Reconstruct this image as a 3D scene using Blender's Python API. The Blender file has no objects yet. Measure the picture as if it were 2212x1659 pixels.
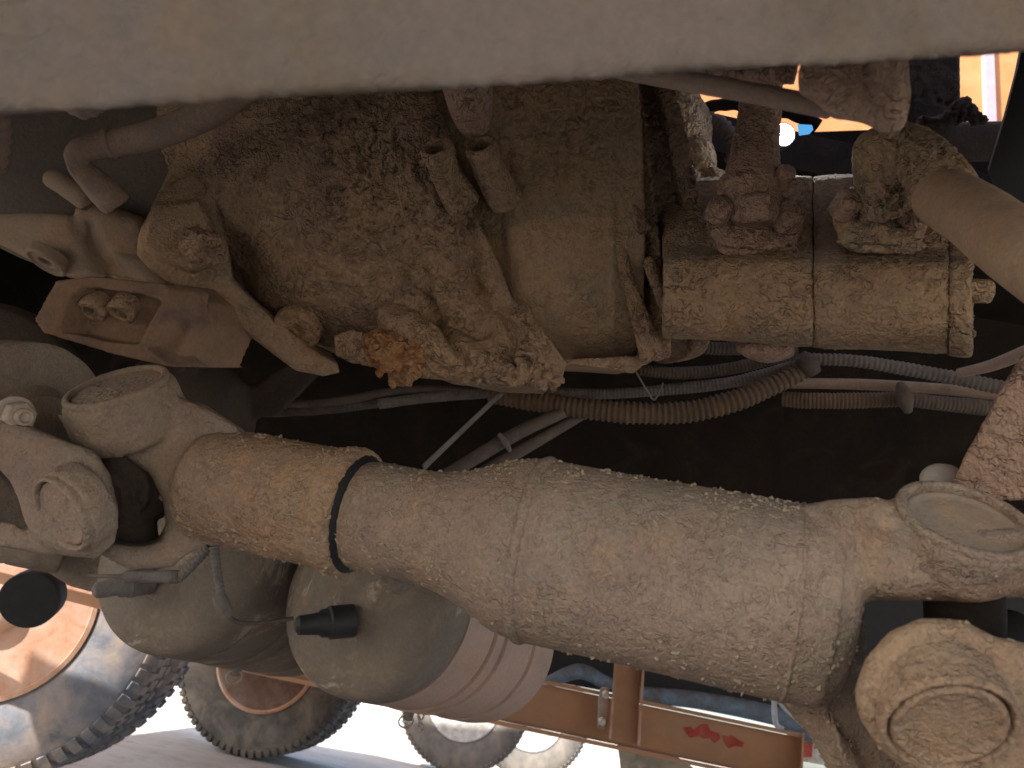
import bpy, bmesh, math, random
import numpy as np
from mathutils import Vector, Matrix
R = math.radians
random.seed(7)
rng = np.random.default_rng(11)
SC = bpy.context.scene
COL = SC.collection

# ------------------------------------------------------------------ camera
PITCH, ROLL, CAMZ = R(22.0), R(12.5), 0.53
F, CX, CY = 1703.0, 1106.0, 829.5            # focal length in photo units (frame 2212 x 1659)
r0 = Vector((1, 0, 0)); u0 = Vector((0, -math.sin(PITCH), math.cos(PITCH)))
fw = Vector((0, math.cos(PITCH), math.sin(PITCH)))
rt = math.cos(ROLL) * r0 + math.sin(ROLL) * u0
up = -math.sin(ROLL) * r0 + math.cos(ROLL) * u0
CAM = Vector((0, 0, CAMZ))
cam = bpy.data.cameras.new('camera'); camo = bpy.data.objects.new('camera', cam); COL.objects.link(camo)
camo.matrix_world = Matrix(((rt.x, up.x, -fw.x, CAM.x), (rt.y, up.y, -fw.y, CAM.y), (rt.z, up.z, -fw.z, CAM.z), (0, 0, 0, 1)))
cam.sensor_width = 36; cam.lens = 36 * F / 2212; cam.clip_start = 0.02; cam.clip_end = 3000
cam.dof.use_dof = True; cam.dof.focus_distance = 0.85; cam.dof.aperture_fstop = 10
SC.camera = camo
SC.render.resolution_x, SC.render.resolution_y = 1024, 768

# ------------------------------------------------------------------ sky and sun
SUN_EL, SUN_AZ = R(48), R(238)               # azimuth clockwise from +Y: the sun stands behind the camera, to the left
W = bpy.data.worlds.new('World'); SC.world = W; W.use_nodes = True
nt = W.node_tree; bg = nt.nodes['Background']; sk = nt.nodes.new('ShaderNodeTexSky')
sk.sky_type = 'NISHITA'; sk.sun_disc = False; sk.sun_elevation = SUN_EL; sk.sun_rotation = SUN_AZ
sk.air_density = 1.0; sk.dust_density = 2.5
nt.links.new(sk.outputs[0], bg.inputs[0]); bg.inputs[1].default_value = 0.12
sl = bpy.data.lights.new('sun', 'SUN'); so = bpy.data.objects.new('sun', sl); COL.objects.link(so)
sl.energy = 4.0; sl.angle = R(0.5); sl.color = (1.0, 0.95, 0.87)
sd = Vector((math.sin(SUN_AZ) * math.cos(SUN_EL), math.cos(SUN_AZ) * math.cos(SUN_EL), math.sin(SUN_EL)))
so.rotation_euler = sd.to_track_quat('Z', 'Y').to_euler(); so.location = (0, -3, 8)
SC.view_settings.view_transform = 'Standard'; SC.view_settings.look = 'None'
SC.view_settings.exposure = 2.0; SC.view_settings.gamma = 1
try:
    SC.cycles.max_bounces = 8; SC.cycles.diffuse_bounces = 5
except Exception: pass

# ------------------------------------------------------------------ maths helpers
def S(x, y, d):
    x, y, d = float(x), float(y), float(d); return CAM + d * (fw + (x - CX) / F * rt - (y - CY) / F * up)
_B = np.array([list(rt), list(up), list(fw)])
def proj(P):
    q = (P - np.array(CAM)) @ _B.T
    return CX + F * q[:, 0] / q[:, 2], CY - F * q[:, 1] / q[:, 2], q[:, 2]
def px(n, d): return float(n * d / F)
def _h(ix, iy, iz, s):
    h = (ix * 374761393 + iy * 668265263 + iz * 2147483647 + s * 974634777) & 0xffffffff
    h = ((h ^ (h >> 13)) * 1274126177) & 0xffffffff
    return ((h ^ (h >> 16)) & 0xffff) / 65535.0
def vn(P, s=0):                                # smooth value noise, -1..1
    i = np.floor(P).astype(np.int64); f = P - i; f = f * f * (3 - 2 * f)
    r = 0
    for a in (0, 1):
        for b in (0, 1):
            for c in (0, 1):
                w = (f[:, 0] if a else 1 - f[:, 0]) * (f[:, 1] if b else 1 - f[:, 1]) * (f[:, 2] if c else 1 - f[:, 2])
                r = r + w * _h(i[:, 0] + a, i[:, 1] + b, i[:, 2] + c, s)
    return r * 2 - 1
def fbm(P, o=3, s=0):
    r = 0; a = 1; t = 0
    for k in range(o): r = r + a * vn(P * 2 ** k + 17.3 * k, s + k); t += a; a *= .5
    return r / t
def worley(P, s=3):
    i = np.floor(P).astype(np.int64); f = P - i; m = np.full(len(P), 9.)
    for a in (-1, 0, 1):
        for b in (-1, 0, 1):
            for c in (-1, 0, 1):
                X, Y, Z = i[:, 0] + a, i[:, 1] + b, i[:, 2] + c
                d = (a + _h(X, Y, Z, s) - f[:, 0]) ** 2 + (b + _h(X, Y, Z, s + 1) - f[:, 1]) ** 2 + (c + _h(X, Y, Z, s + 2) - f[:, 2]) ** 2
                m = np.minimum(m, d)
    return np.sqrt(m)
def sm(x, a, b):
    t = np.clip((x - a) / (b - a), 0, 1); return t * t * (3 - 2 * t)
def crm(pts, n):                                # Catmull-Rom through points of any dimension
    A = np.array(pts, float); A = np.vstack([2 * A[0] - A[1], A, 2 * A[-1] - A[-2]]); out = []
    for k in range(1, len(A) - 2):
        for t in np.linspace(0, 1, n, endpoint=False):
            p0, p1, p2, p3 = A[k - 1:k + 3]
            out.append(.5 * (2 * p1 + (p2 - p0) * t + (2 * p0 - 5 * p1 + 4 * p2 - p3) * t * t + (3 * p1 - p0 - 3 * p2 + p3) * t ** 3))
    out.append(A[-2]); return np.array(out)

# ------------------------------------------------------------------ mesh collector
class G:
    def __init__(s): s.v = []; s.f = []
    def add(s, v, f):
        o = len(s.v); s.v += [tuple(p) for p in v]; s.f += [tuple(i + o for i in q) for q in f]; return s
    def rings(s, rings, caps=True, closed=False):
        n = len(rings[0]); v = [p for r in rings for p in r]; f = []; m = len(rings)
        for i in range(m if closed else m - 1):
            j = (i + 1) % m
            for k in range(n):
                l = (k + 1) % n; f.append((i * n + k, i * n + l, j * n + l, j * n + k))
        if caps and not closed: f += [tuple(range(n - 1, -1, -1)), tuple(range((m - 1) * n, m * n))]
        return s.add(v, f)
    def tube(s, P, rad, seg=16, sx=1.0, sy=1.0, ref=None, sq=2.0):
        P = [Vector(p) for p in P]; n = len(P)
        if not hasattr(rad, '__len__'): rad = [rad] * n
        T = [(P[min(i + 1, n - 1)] - P[max(i - 1, 0)]).normalized() for i in range(n)]
        x = (ref or up); x = (x - x.dot(T[0]) * T[0])
        if x.length < 1e-4: x = T[0].orthogonal()
        x.normalize(); R_ = []
        for i in range(n):
            x = (x - x.dot(T[i]) * T[i]).normalized(); y = T[i].cross(x)
            r = []
            for k in range(seg):
                a = 2 * math.pi * k / seg; c, d = math.cos(a), math.sin(a)
                c = math.copysign(abs(c) ** (2 / sq), c); d = math.copysign(abs(d) ** (2 / sq), d)
                r.append(P[i] + x * (c * rad[i] * sx) + y * (d * rad[i] * sy))
            R_.append(r)
        return s.rings(R_)
    def ptube(s, pts, seg=16, n=6, **k):           # pts = (x, y, depth, radius in photo units)
        A = crm(pts, n)
        return s.tube([S(a[0], a[1], a[2]) for a in A], [px(a[3], a[2]) for a in A], seg, **k)
    def lathe(s, o, ax, prof, seg=32, caps=True):
        ax = Vector(ax).normalized(); x = ax.orthogonal().normalized(); y = ax.cross(x); o = Vector(o)
        return s.rings([[o + ax * h + (x * math.cos(2 * math.pi * k / seg) + y * math.sin(2 * math.pi * k / seg)) * max(r, 1e-5) for k in range(seg)] for h, r in prof], caps)
    def loft(s, secs, seg=48):                     # (x, y, depth, half height px, half depth m, power, shear px)
        A = crm(secs, 5); rr = []
        for x, y, d, ry, rz, n, sh in A:
            c = S(x, y, d); rz = float(rz); n = float(n); a = up * px(ry, d) - rt * px(sh, d); b = -fw * rz; r = []
            for k in range(seg):
                t = 2 * math.pi * k / seg; p, q = math.cos(t), math.sin(t)
                r.append(c + a * math.copysign(abs(p) ** (2 / float(n)), p) + b * math.copysign(abs(q) ** (2 / n), q))
            rr.append(r)
        return s.rings(rr)
    def prism(s, pts, d, t, dirv=None):            # outline in photo units, optional own depth per point
        dirv = dirv or (S(sum(p[0] for p in pts) / len(pts), sum(p[1] for p in pts) / len(pts), 1) - CAM).normalized()
        a = [S(p[0], p[1], p[2] if len(p) > 2 else d) for p in pts]; b = [p + dirv * t for p in a]; n = len(a)
        return s.add(a + b, [tuple(range(n)), tuple(range(2 * n - 1, n - 1, -1))] + [(i, n + i, n + (i + 1) % n, (i + 1) % n) for i in range(n)])
    def pillow(s, pts, d, t, r, steps=4, dirv=None):   # slab with rounded front rim; r = rounding in photo units
        n = len(pts); C = np.array([p[:2] for p in pts], float); A = np.roll(C, 1, 0); B = np.roll(C, -1, 0)
        D = np.array([p[2] if len(p) > 2 else d for p in pts], float)
        e1 = C - A; e2 = B - C; e1 /= np.linalg.norm(e1, axis=1)[:, None]; e2 /= np.linalg.norm(e2, axis=1)[:, None]
        area = np.sum(C[:, 0] * B[:, 1] - B[:, 0] * C[:, 1]); nn = np.stack([-(e1[:, 1] + e2[:, 1]), e1[:, 0] + e2[:, 0]], 1); nn /= np.linalg.norm(nn, axis=1)[:, None]
        if area < 0: nn = -nn
        dirv = dirv or (S(C[:, 0].mean(), C[:, 1].mean(), 1) - CAM).normalized(); rg_ = []; rm = float(px(r, D.mean()))
        for k in range(steps + 1):
            a = math.pi / 2 * k / steps; off = r * (1 - math.sin(a)); z = rm * (1 - math.cos(a))
            rg_.append([S(C[i, 0] + nn[i, 0] * off, C[i, 1] + nn[i, 1] * off, D[i] + z) for i in range(n)])
        rg_.append([p + dirv * (t - rm) for p in rg_[-1]])
        return s.rings(rg_)
    def box(s, c, ax, ay, az):
        c = Vector(c); v = [c + ax * i + ay * j + az * k for i in (-1, 1) for j in (-1, 1) for k in (-1, 1)]
        return s.add(v, [(0, 1, 3, 2), (4, 6, 7, 5), (0, 4, 5, 1), (2, 3, 7, 6), (0, 2, 6, 4), (1, 5, 7, 3)])
    def ball(s, c, rx, ry=None, rz=None, A=None, nu=20, nv=12):
        ry = ry or rx; rz = rz or rx; A = A or (rt, up, fw); c = Vector(c); rr = []
        for i in range(nv + 1):
            t = math.pi * (i + .02) / (nv + .04)
            rr.append([c + A[0] * (rx * math.sin(t) * math.cos(2 * math.pi * k / nu)) + A[2] * (rz * math.sin(t) * math.sin(2 * math.pi * k / nu)) + A[1] * (ry * math.cos(t)) for k in range(nu)])
        return s.rings(rr)
    def pball(s, x, y, d, r, ry=None, rz=None, **k): return s.ball(S(x, y, d), px(r, d), px(ry or r, d), px(rz or r, d), **k)
    def hexnut(s, c, ax, r, h, bore=0, seg=6):
        prof = [(0, r * .96), (h * .08, r), (h * .85, r), (h, r * .88)]
        if bore: prof += [(h, bore), (h * .35, bore * .9)]
        return s.lathe(c, ax, prof, seg)
def mesh_of(g, name):
    me = bpy.data.meshes.new(name); me.from_pydata(g.v, [], g.f); me.update()
    bm = bmesh.new(); bm.from_mesh(me); bmesh.ops.recalc_face_normals(bm, faces=bm.faces); bm.to_mesh(me); bm.free()
    return me

# ------------------------------------------------------------------ linking
ORG = {}
def tag(o, label=None, cat=None, group=None, kind=None):
    for k, v in (('label', label), ('category', cat), ('group', group), ('kind', kind)):
        if v: o[k] = v
    return o
def thing(name, label, cat, loc, group=None):
    o = bpy.data.objects.new(name, None); COL.objects.link(o); o.location = loc; o.empty_display_size = .05
    ORG[o.name] = Vector(loc); return tag(o, label, cat, group)
def remesh(me, vox, smooth):
    t = bpy.data.objects.new('t', me); COL.objects.link(t)
    m = t.modifiers.new('r', 'REMESH'); m.mode = 'VOXEL'; m.voxel_size = vox; m.use_smooth_shade = True
    if smooth:
        k = t.modifiers.new('s', 'SMOOTH'); k.factor = .5; k.iterations = smooth
    dg = bpy.context.evaluated_depsgraph_get(); out = bpy.data.meshes.new_from_object(t.evaluated_get(dg), depsgraph=dg)
    bpy.data.objects.remove(t); return out
def displace(me, fn):
    n = len(me.vertices); P = np.empty(n * 3, np.float32); me.vertices.foreach_get('co', P); P = P.reshape(-1, 3).astype(float)
    N = np.empty(n * 3, np.float32); me.vertex_normals.foreach_get('vector', N); N = N.reshape(-1, 3).astype(float)
    h = fn(P, N); P = P + (N * h[:, None] if h.ndim == 1 else h)
    me.vertices.foreach_set('co', P.astype(np.float32).ravel()); me.update()
def build(name, g, mat, parent=None, vox=None, smooth=4, disp=None, shade=True, bevel=0, sub=0):
    me = g if isinstance(g, bpy.types.Mesh) else mesh_of(g, name)
    if vox: me = remesh(me, vox, smooth)
    if bevel:
        t = bpy.data.objects.new('t', me); COL.objects.link(t); b = t.modifiers.new('b', 'BEVEL'); b.width = bevel; b.segments = 2; b.limit_method = 'ANGLE'; b.angle_limit = R(35)
        dg = bpy.context.evaluated_depsgraph_get(); me = bpy.data.meshes.new_from_object(t.evaluated_get(dg), depsgraph=dg); bpy.data.objects.remove(t)
    if disp: displace(me, disp)
    me.name = name
    if parent is not None: org = ORG[parent.name]
    else:
        c = np.empty(len(me.vertices) * 3, np.float32); me.vertices.foreach_get('co', c); c = c.reshape(-1, 3)
        org = Vector(((c[:, 0].min() + c[:, 0].max()) / 2, (c[:, 1].min() + c[:, 1].max()) / 2, c[:, 2].min()))
    me.transform(Matrix.Translation(-org))
    me.materials.clear(); me.materials.append(mat)
    if shade: me.shade_smooth() if not bevel and vox else me.set_sharp_from_angle(angle=R(40))
    else: me.shade_flat()
    o = bpy.data.objects.new(name, me); COL.objects.link(o)
    if parent is not None: o.parent = parent
    else: o.location = org
    ORG[o.name] = org; return o

def crumbs(o, parent, mat, n, smin, smax, cond=None, seed=1, name='mud_crumbs'):
    """flakes of dried mud lying on the surface of o, one joined mesh"""
    me = o.data; m = len(me.polygons); C = np.empty(m * 3, np.float32); me.polygons.foreach_get('center', C); C = C.reshape(-1, 3).astype(float)
    N = np.empty(m * 3, np.float32); me.polygons.foreach_get('normal', N); N = N.reshape(-1, 3).astype(float)
    Wd = C + np.array(ORG[o.name]); rg = np.random.default_rng(seed)
    w = np.clip(fbm(Wd * 28, 3, seed) + .25, 0, 1) ** 2 + .02
    w = w * ((N @ np.array(fw)) < .25)
    if cond is not None: w = w * cond(Wd, N)
    w /= w.sum(); idx = rg.choice(m, n, p=w); g = G()
    for i in idx:
        c = C[i]; nn = N[i]; a = rg.normal(size=3); a -= a @ nn * nn; a /= np.linalg.norm(a); b = np.cross(nn, a)
        s_ = smin + (smax - smin) * rg.random() ** 3; L, Wi, H = s_ * (.8 + .9 * rg.random()), s_ * (.35 + .4 * rg.random()), s_ * (.2 + .35 * rg.random())
        tl = (rg.random() - .3) * .8 * H
        v = [c - a * L * .5 - b * Wi * .4, c - a * L * .3 + b * Wi * .5, c + a * L * .5 + b * Wi * .3, c + a * L * .4 - b * Wi * .5,
             c - a * L * .3 + nn * H, c + a * L * .1 + b * Wi * .3 + nn * (H + tl), c + a * L * .3 - b * Wi * .2 + nn * H]
        v = [p - nn * s_ * .1 for p in v]
        g.add(v, [(0, 3, 2, 1), (0, 1, 4), (1, 5, 4), (1, 2, 5), (2, 6, 5), (2, 3, 6), (3, 0, 4, 6), (4, 5, 6)])
    q = bpy.data.meshes.new(name); q.from_pydata(g.v, [], g.f); q.update(); q.materials.append(mat)
    k = bpy.data.objects.new(name, q); COL.objects.link(k); k.parent = parent
    ORG[k.name] = ORG[o.name]; k['kind'] = 'stuff'; return k

# ------------------------------------------------------------------ materials
def M_(name):
    m = bpy.data.materials.new(name); m.use_nodes = True; return m, m.node_tree.nodes, m.node_tree.links, m.node_tree.nodes['Principled BSDF']
def nz(N, L, co, scale, det=4, rough=.55, dist=0):
    n = N.new('ShaderNodeTexNoise'); n.inputs['Scale'].default_value = scale; n.inputs['Detail'].default_value = det
    n.inputs['Roughness'].default_value = rough; n.inputs['Distortion'].default_value = dist; L.new(co, n.inputs['Vector']); return n.outputs['Fac']
def rmp(N, L, fac, a, b, c0=(0, 0, 0, 1), c1=(1, 1, 1, 1)):
    r = N.new('ShaderNodeValToRGB'); r.color_ramp.elements[0].position = a; r.color_ramp.elements[1].position = b
    r.color_ramp.elements[0].color = c0; r.color_ramp.elements[1].color = c1; L.new(fac, r.inputs[0]); return r.outputs[0]
def mix(N, L, fac, a, b, mode='MIX'):
    m = N.new('ShaderNodeMix'); m.data_type = 'RGBA'; m.blend_type = mode
    for s, v in ((m.inputs[0], fac), (m.inputs[6], a), (m.inputs[7], b)):
        if isinstance(v, (float, int)): s.default_value = v
        elif isinstance(v, tuple): s.default_value = v if len(v) == 4 else v + (1,)
        else: L.new(v, s)
    return m.outputs[2]
def math_(N, L, op, a, b):
    m = N.new('ShaderNodeMath'); m.operation = op
    for s, v in ((m.inputs[0], a), (m.inputs[1], b)):
        if isinstance(v, (float, int)): s.default_value = v
        else: L.new(v, s)
    return m.outputs[0]
def mud(name, a, b, c, bump=1.0, sc=1.0, speck=.5, rough=.95, big=7.0, patch=None, pcol=None, spec=.12):
    m, N, L, P = M_(name); co = N.new('ShaderNodeTexCoord').outputs['Object']
    col = mix(N, L, rmp(N, L, nz(N, L, co, big, 4, .6, .4), .38, .62), a, b)
    col = mix(N, L, rmp(N, L, nz(N, L, co, big * 2.1, 5, .65, .8), .5, .68), col, c)
    col = mix(N, L, math_(N, L, 'MULTIPLY', rmp(N, L, nz(N, L, co, big * .8 + 3, 5, .7, 1.0), .52, .66), .55), col, tuple(min(1, x * k) for x, k in zip(a, (1.12, 1.0, .82))))
    col = mix(N, L, math_(N, L, 'MULTIPLY', rmp(N, L, nz(N, L, co, big * 1.3 + 5, 5, .7, .6), .54, .70), .5), col, tuple(x * k for x, k in zip(b, (.78, .74, .80))))
    if patch:                                        # worn patches where the mud has come off
        col = mix(N, L, rmp(N, L, nz(N, L, co, patch, 6, .7, .6), .58, .64), col, pcol)
    fine = nz(N, L, co, 240 * sc, 5, .7)
    col = mix(N, L, speck, col, rmp(N, L, fine, .3, .7, (.55, .55, .55, 1), (1.4, 1.4, 1.4, 1)), 'MULTIPLY')
    L.new(col, P.inputs['Base Color']); P.inputs['Roughness'].default_value = rough; P.inputs['Specular IOR Level'].default_value = spec
    # crumbly flakes split by short cracks, finer pits between them
    def ridge(scale, w, dist):
        n_ = nz(N, L, co, scale, 2, .5, dist); a_ = N.new('ShaderNodeMath'); a_.operation = 'ABSOLUTE'; L.new(math_(N, L, 'SUBTRACT', n_, .5), a_.inputs[0]); return rmp(N, L, a_.outputs[0], 0, w)
    msk = rmp(N, L, nz(N, L, co, 22 * sc, 3, .6), .35, .62); seg = rmp(N, L, nz(N, L, co, 75 * sc, 1, .5), .40, .55)
    c1_ = math_(N, L, 'MULTIPLY', math_(N, L, 'SUBTRACT', ridge(85 * sc, .05, 1.2), 1.0), seg)
    lump = rmp(N, L, nz(N, L, co, 130 * sc, 2, .5, .6), .35, .65)
    pit = rmp(N, L, nz(N, L, co, 330 * sc, 2, .5), .35, .65)
    h = math_(N, L, 'ADD', math_(N, L, 'MULTIPLY', math_(N, L, 'ADD', c1_, math_(N, L, 'MULTIPLY', lump, .8)), math_(N, L, 'ADD', math_(N, L, 'MULTIPLY', msk, .8), .25)), math_(N, L, 'MULTIPLY', pit, .28))
    bp = N.new('ShaderNodeBump'); bp.inputs['Strength'].default_value = min(1, .8 * bump); bp.inputs['Distance'].default_value = .0022 * bump / sc
    L.new(h, bp.inputs['Height']); L.new(bp.outputs[0], P.inputs['Normal']); return m
def plain(name, col, rough=.6, met=0.0, var=.25, sc=30, bump=.2, dirt=None, dsc=12, damt=(.45, .65), spec=.4):
    m, N, L, P = M_(name); co = N.new('ShaderNodeTexCoord').outputs['Object']
    n = nz(N, L, co, sc, 5, .65); c = mix(N, L, rmp(N, L, n, .3, .7), tuple(x * (1 - var) for x in col), tuple(min(1, x * (1 + var)) for x in col))
    if dirt:
        f = rmp(N, L, nz(N, L, co, dsc, 6, .7, .5), damt[0], damt[1]); c = mix(N, L, f, c, dirt)
        L.new(mix(N, L, f, (rough,) * 3, (.95,) * 3), P.inputs['Roughness'])
    else: P.inputs['Roughness'].default_value = rough
    L.new(c, P.inputs['Base Color']); P.inputs['Metallic'].default_value = met; P.inputs['Specular IOR Level'].default_value = spec
    bp = N.new('ShaderNodeBump'); bp.inputs['Strength'].default_value = bump; bp.inputs['Distance'].default_value = .002
    L.new(nz(N, L, co, sc * 6, 5, .7), bp.inputs['Height']); L.new(bp.outputs[0], P.inputs['Normal']); return m
OCH = (.35, .235, .145); GRY = (.25, .195, .15); PUR = (.27, .18, .135); OLV = (.27, .23, .15); RST = (.32, .15, .07); PALE = (.31, .255, .19)
MT = dict(
    gear=mud('caked_mud_gearbox', OCH, (.29, .205, .14), PUR, 1.4, .8, .6, big=5),
    case2=mud('thin_mud_casting', (.36, .245, .15), (.31, .22, .15), (.28, .23, .155), 1.0, .9, .4, big=6),
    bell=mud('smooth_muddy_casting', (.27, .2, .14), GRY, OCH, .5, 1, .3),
    shaft=mud('dusty_mud_shaft', (.31, .222, .16), (.235, .172, .135), (.27, .225, .16), .9, 1.1, .5, big=6),
    sleeve=mud('ochre_mud_sleeve', (.36, .24, .145), (.27, .185, .13), (.34, .2, .115), 1.0, 1.1, .5, big=8),
    yoke=mud('grey_mud_yoke', (.30, .22, .16), (.24, .185, .155), (.29, .24, .17), .8, 1.2, .4, big=8),
    pump=mud('ochre_mud_pump', (.37, .255, .155), (.31, .21, .14), (.28, .235, .17), 1.25, .9, .5, big=9),
    purp=mud('reddish_mud', (.34, .225, .165), (.36, .25, .18), PUR, 1.3, .9, .5, big=10),
    beam=mud('pale_dusty_rail', (.15, .118, .098), (.135, .11, .095), (.145, .113, .08), .5, .8, .25, big=6),
    rust=mud('rusty_crust', (.36, .2, .1), RST, (.33, .22, .13), 1.6, .7, .6, big=18),
    ohose=mud('ochre_muddy_hose', (.43, .30, .195), (.38, .265, .18), (.42, .31, .21), .5, 1.2, .35, big=9),
    hose=mud('muddy_hose', (.32, .235, .185), (.27, .20, .165), (.34, .25, .18), .5, 1.2, .35, big=14),
    block=mud('brown_dusty_block', (.25, .16, .105), (.20, .135, .10), (.165, .115, .09), .55, 1.0, .35, big=12),
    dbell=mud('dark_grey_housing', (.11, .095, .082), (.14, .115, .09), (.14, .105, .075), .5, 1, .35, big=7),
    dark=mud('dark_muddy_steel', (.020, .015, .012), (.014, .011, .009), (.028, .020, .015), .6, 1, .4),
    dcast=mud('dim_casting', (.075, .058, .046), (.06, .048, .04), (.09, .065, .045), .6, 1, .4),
    chip=mud('dried_mud_flake', PALE, (.32, .235, .15), GRY, .4, 1.5, .2, big=30),
    tank=mud('dusty_air_tank', (.225, .183, .145), (.165, .138, .115), (.29, .225, .165), .6, .8, .3, big=6, patch=11, pcol=(.37, .31, .25)),
    tankp=mud('pink_dusty_air_tank', (.44, .30, .24), (.40, .28, .22), (.37, .27, .21), .35, .8, .25, big=5),
    cond=mud('dusty_conduit', (.12, .095, .08), (.09, .075, .065), (.16, .12, .09), .4, 1.4, .3, big=14),
    condg=mud('grey_dusty_conduit', (.19, .17, .155), (.15, .135, .125), (.13, .105, .09), .3, 1.4, .3, big=14),
    condo=mud('orange_dusty_conduit', (.16, .11, .075), (.12, .085, .06), (.12, .09, .07), .4, 1.4, .3, big=14),
    black=plain('black_rubber', (.012, .012, .012), .7, var=.3),
    blk2=plain('black_paint', (.02, .02, .021), .55, dirt=(.06, .05, .04)),
    tyre=plain('dusty_tyre', (.12, .13, .155), .85, dirt=(.27, .22, .19), dsc=7, damt=(.4, .62), sc=14, bump=.5, spec=.2),
    tyre2=plain('grey_dusty_tyre', (.16, .15, .14), .9, dirt=(.25, .22, .19), dsc=6, damt=(.4, .62), sc=14, bump=.4, spec=.2),
    tyre3=plain('dark_dusty_tyre', (.085, .08, .075), .9, dirt=(.19, .165, .14), dsc=6, damt=(.4, .62), sc=14, bump=.4, spec=.2),
    rimo=plain('rusty_orange_rim', (.42, .2, .11), .8, dirt=(.5, .36, .29), dsc=7, damt=(.35, .65)),
    rimw=plain('white_rim', (.62, .62, .6), .6, dirt=(.4, .36, .3), dsc=6),
    orange=plain('orange_paint', (.46, .235, .125), .55, var=.15, dirt=(.36, .22, .145), dsc=5, damt=(.35, .75), sc=9, bump=.1),
    orangel=plain('bright_orange_paint', (.46, .175, .052), .5, var=.12, dirt=(.46, .23, .10), dsc=4, damt=(.45, .75)),
    lavender=plain('pale_lilac_paint', (.42, .28, .30), .5, var=.1),
    redm=plain('red_paint', (.42, .06, .045), .6, dirt=(.36, .16, .1), dsc=30, damt=(.5, .75)), rimd=plain('dark_rusty_rim', (.13, .075, .055), .8, dirt=(.2, .14, .11), dsc=7), white=plain('dirty_white_paint', (.62, .6, .57), .5, dirt=(.4, .36, .3), dsc=16),
    blue=plain('blue_grey_paint', (.12, .17, .23), .5, dirt=(.1, .1, .1)), metal=plain('bare_dusty_metal', (.4, .33, .28), .55, .2, dirt=(.33, .27, .22)),
    pbolt=mud('pale_dusty_bolt', (.46, .38, .32), (.40, .33, .28), (.34, .27, .22), .5, 1.5, .3, big=30),
    wire=plain('pale_wire', (.3, .26, .22), .6), cable=plain('pale_blue_cable', (.38, .4, .44), .6),
    guard=plain('muddy_guard', (.16, .14, .11), .8, dirt=(.3, .25, .2), dsc=6), stone=mud('pale_stone', (.4, .36, .33), (.36, .32, .3), (.4, .34, .3), .4, 1, .2))

# ------------------------------------------------------------------ relief functions
def crust(a=.0022, lump=.004, fine=55, mask=None, seed=0):
    fine = fine * 1.65; a = a * .72; lump = lump * .8
    def fn(P, N):
        L = fbm(P * 14, 3, seed) * lump
        m = .35 + .65 * sm(fbm(P * 9, 2, seed + 9), -.35, .4)
        if mask is not None: m = m * mask(P)
        q = P + .006 * np.stack([vn(P * 70, 5), vn(P * 70, 6), vn(P * 70, 7)], 1)
        w = 1 - worley(q * fine * 1.7, seed + 3) * 1.4
        cr = np.abs(fbm(q * fine * 1.1, 2, seed + 20)); sg = sm(vn(P * fine * .9, seed + 31), -.2, .3)
        return L + a * m * (w * 1.1 + fbm(P * fine * 4, 2, seed + 4) * .8 - 2.3 * sg * (1 - sm(cr, 0, .12)))
    return fn

# ------------------------------------------------------------------ SETTING
gr = G(); nG = 60
gx = np.sign(np.linspace(-1, 1, nG)) * np.abs(np.linspace(-1, 1, nG)) ** 4 * 400
vs = [(x, y + 3, 0) for y in gx for x in gx]; fs = [(j * nG + i, j * nG + i + 1, (j + 1) * nG + i + 1, (j + 1) * nG + i) for j in range(nG - 1) for i in range(nG - 1)]
gr.add(vs, fs)
mg, N, L, P = M_('dusty_concrete'); co = N.new('ShaderNodeTexCoord').outputs['Object']
c = mix(N, L, rmp(N, L, nz(N, L, co, 1.2, 6, .65, .5), .35, .65), (.34, .29, .235, 1), (.46, .43, .39, 1))
c = mix(N, L, rmp(N, L, nz(N, L, co, 9, 6, .7), .5, .75), c, (.27, .22, .17, 1)); L.new(c, P.inputs['Base Color']); P.inputs['Roughness'].default_value = .9
bp = N.new('ShaderNodeBump'); bp.inputs['Strength'].default_value = .5; bp.inputs['Distance'].default_value = .01; L.new(nz(N, L, co, 40, 6, .7), bp.inputs['Height']); L.new(bp.outputs[0], P.inputs['Normal'])
o = build('ground', gr, mg); tag(o, kind='structure')

# the truck's load floor overhead: plates and cross ribs, it shades everything below
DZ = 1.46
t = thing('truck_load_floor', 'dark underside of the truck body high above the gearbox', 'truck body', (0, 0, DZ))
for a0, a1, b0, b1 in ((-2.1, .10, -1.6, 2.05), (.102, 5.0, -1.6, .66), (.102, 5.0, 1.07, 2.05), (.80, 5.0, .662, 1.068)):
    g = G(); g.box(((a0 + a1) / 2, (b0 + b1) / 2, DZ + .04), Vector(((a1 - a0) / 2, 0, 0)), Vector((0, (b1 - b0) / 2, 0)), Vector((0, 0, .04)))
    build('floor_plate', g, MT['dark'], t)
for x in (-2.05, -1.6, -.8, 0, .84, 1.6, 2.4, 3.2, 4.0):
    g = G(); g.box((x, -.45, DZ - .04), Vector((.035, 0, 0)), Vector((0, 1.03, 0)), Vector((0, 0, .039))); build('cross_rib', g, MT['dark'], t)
g = G(); g.box((-2.0, -.5, 2.55), Vector((2.4, 0, 0)), Vector((0, .95, 0)), Vector((0, 0, .98))); build('body_box', g, MT['orangel'], t, bevel=.02)  # unseen box added above the floor to keep sun out of the gap
g = G(); g.box((-1.32, .6, 1.16), Vector((.02, 0, 0)), Vector((0, 1.3, 0)), Vector((0, 0, .25)))  # unseen plate added to keep side light off the upper gearbox
g.box((-1.28, .6, .93), Vector((.08, 0, 0)), Vector((0, 1.3, 0)), Vector((0, 0, .01)))
o = build('side_crossmember', g, MT['dark']); tag(o, 'dark plate added out of view left of the gearbox to block side light', 'crossmember')

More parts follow.
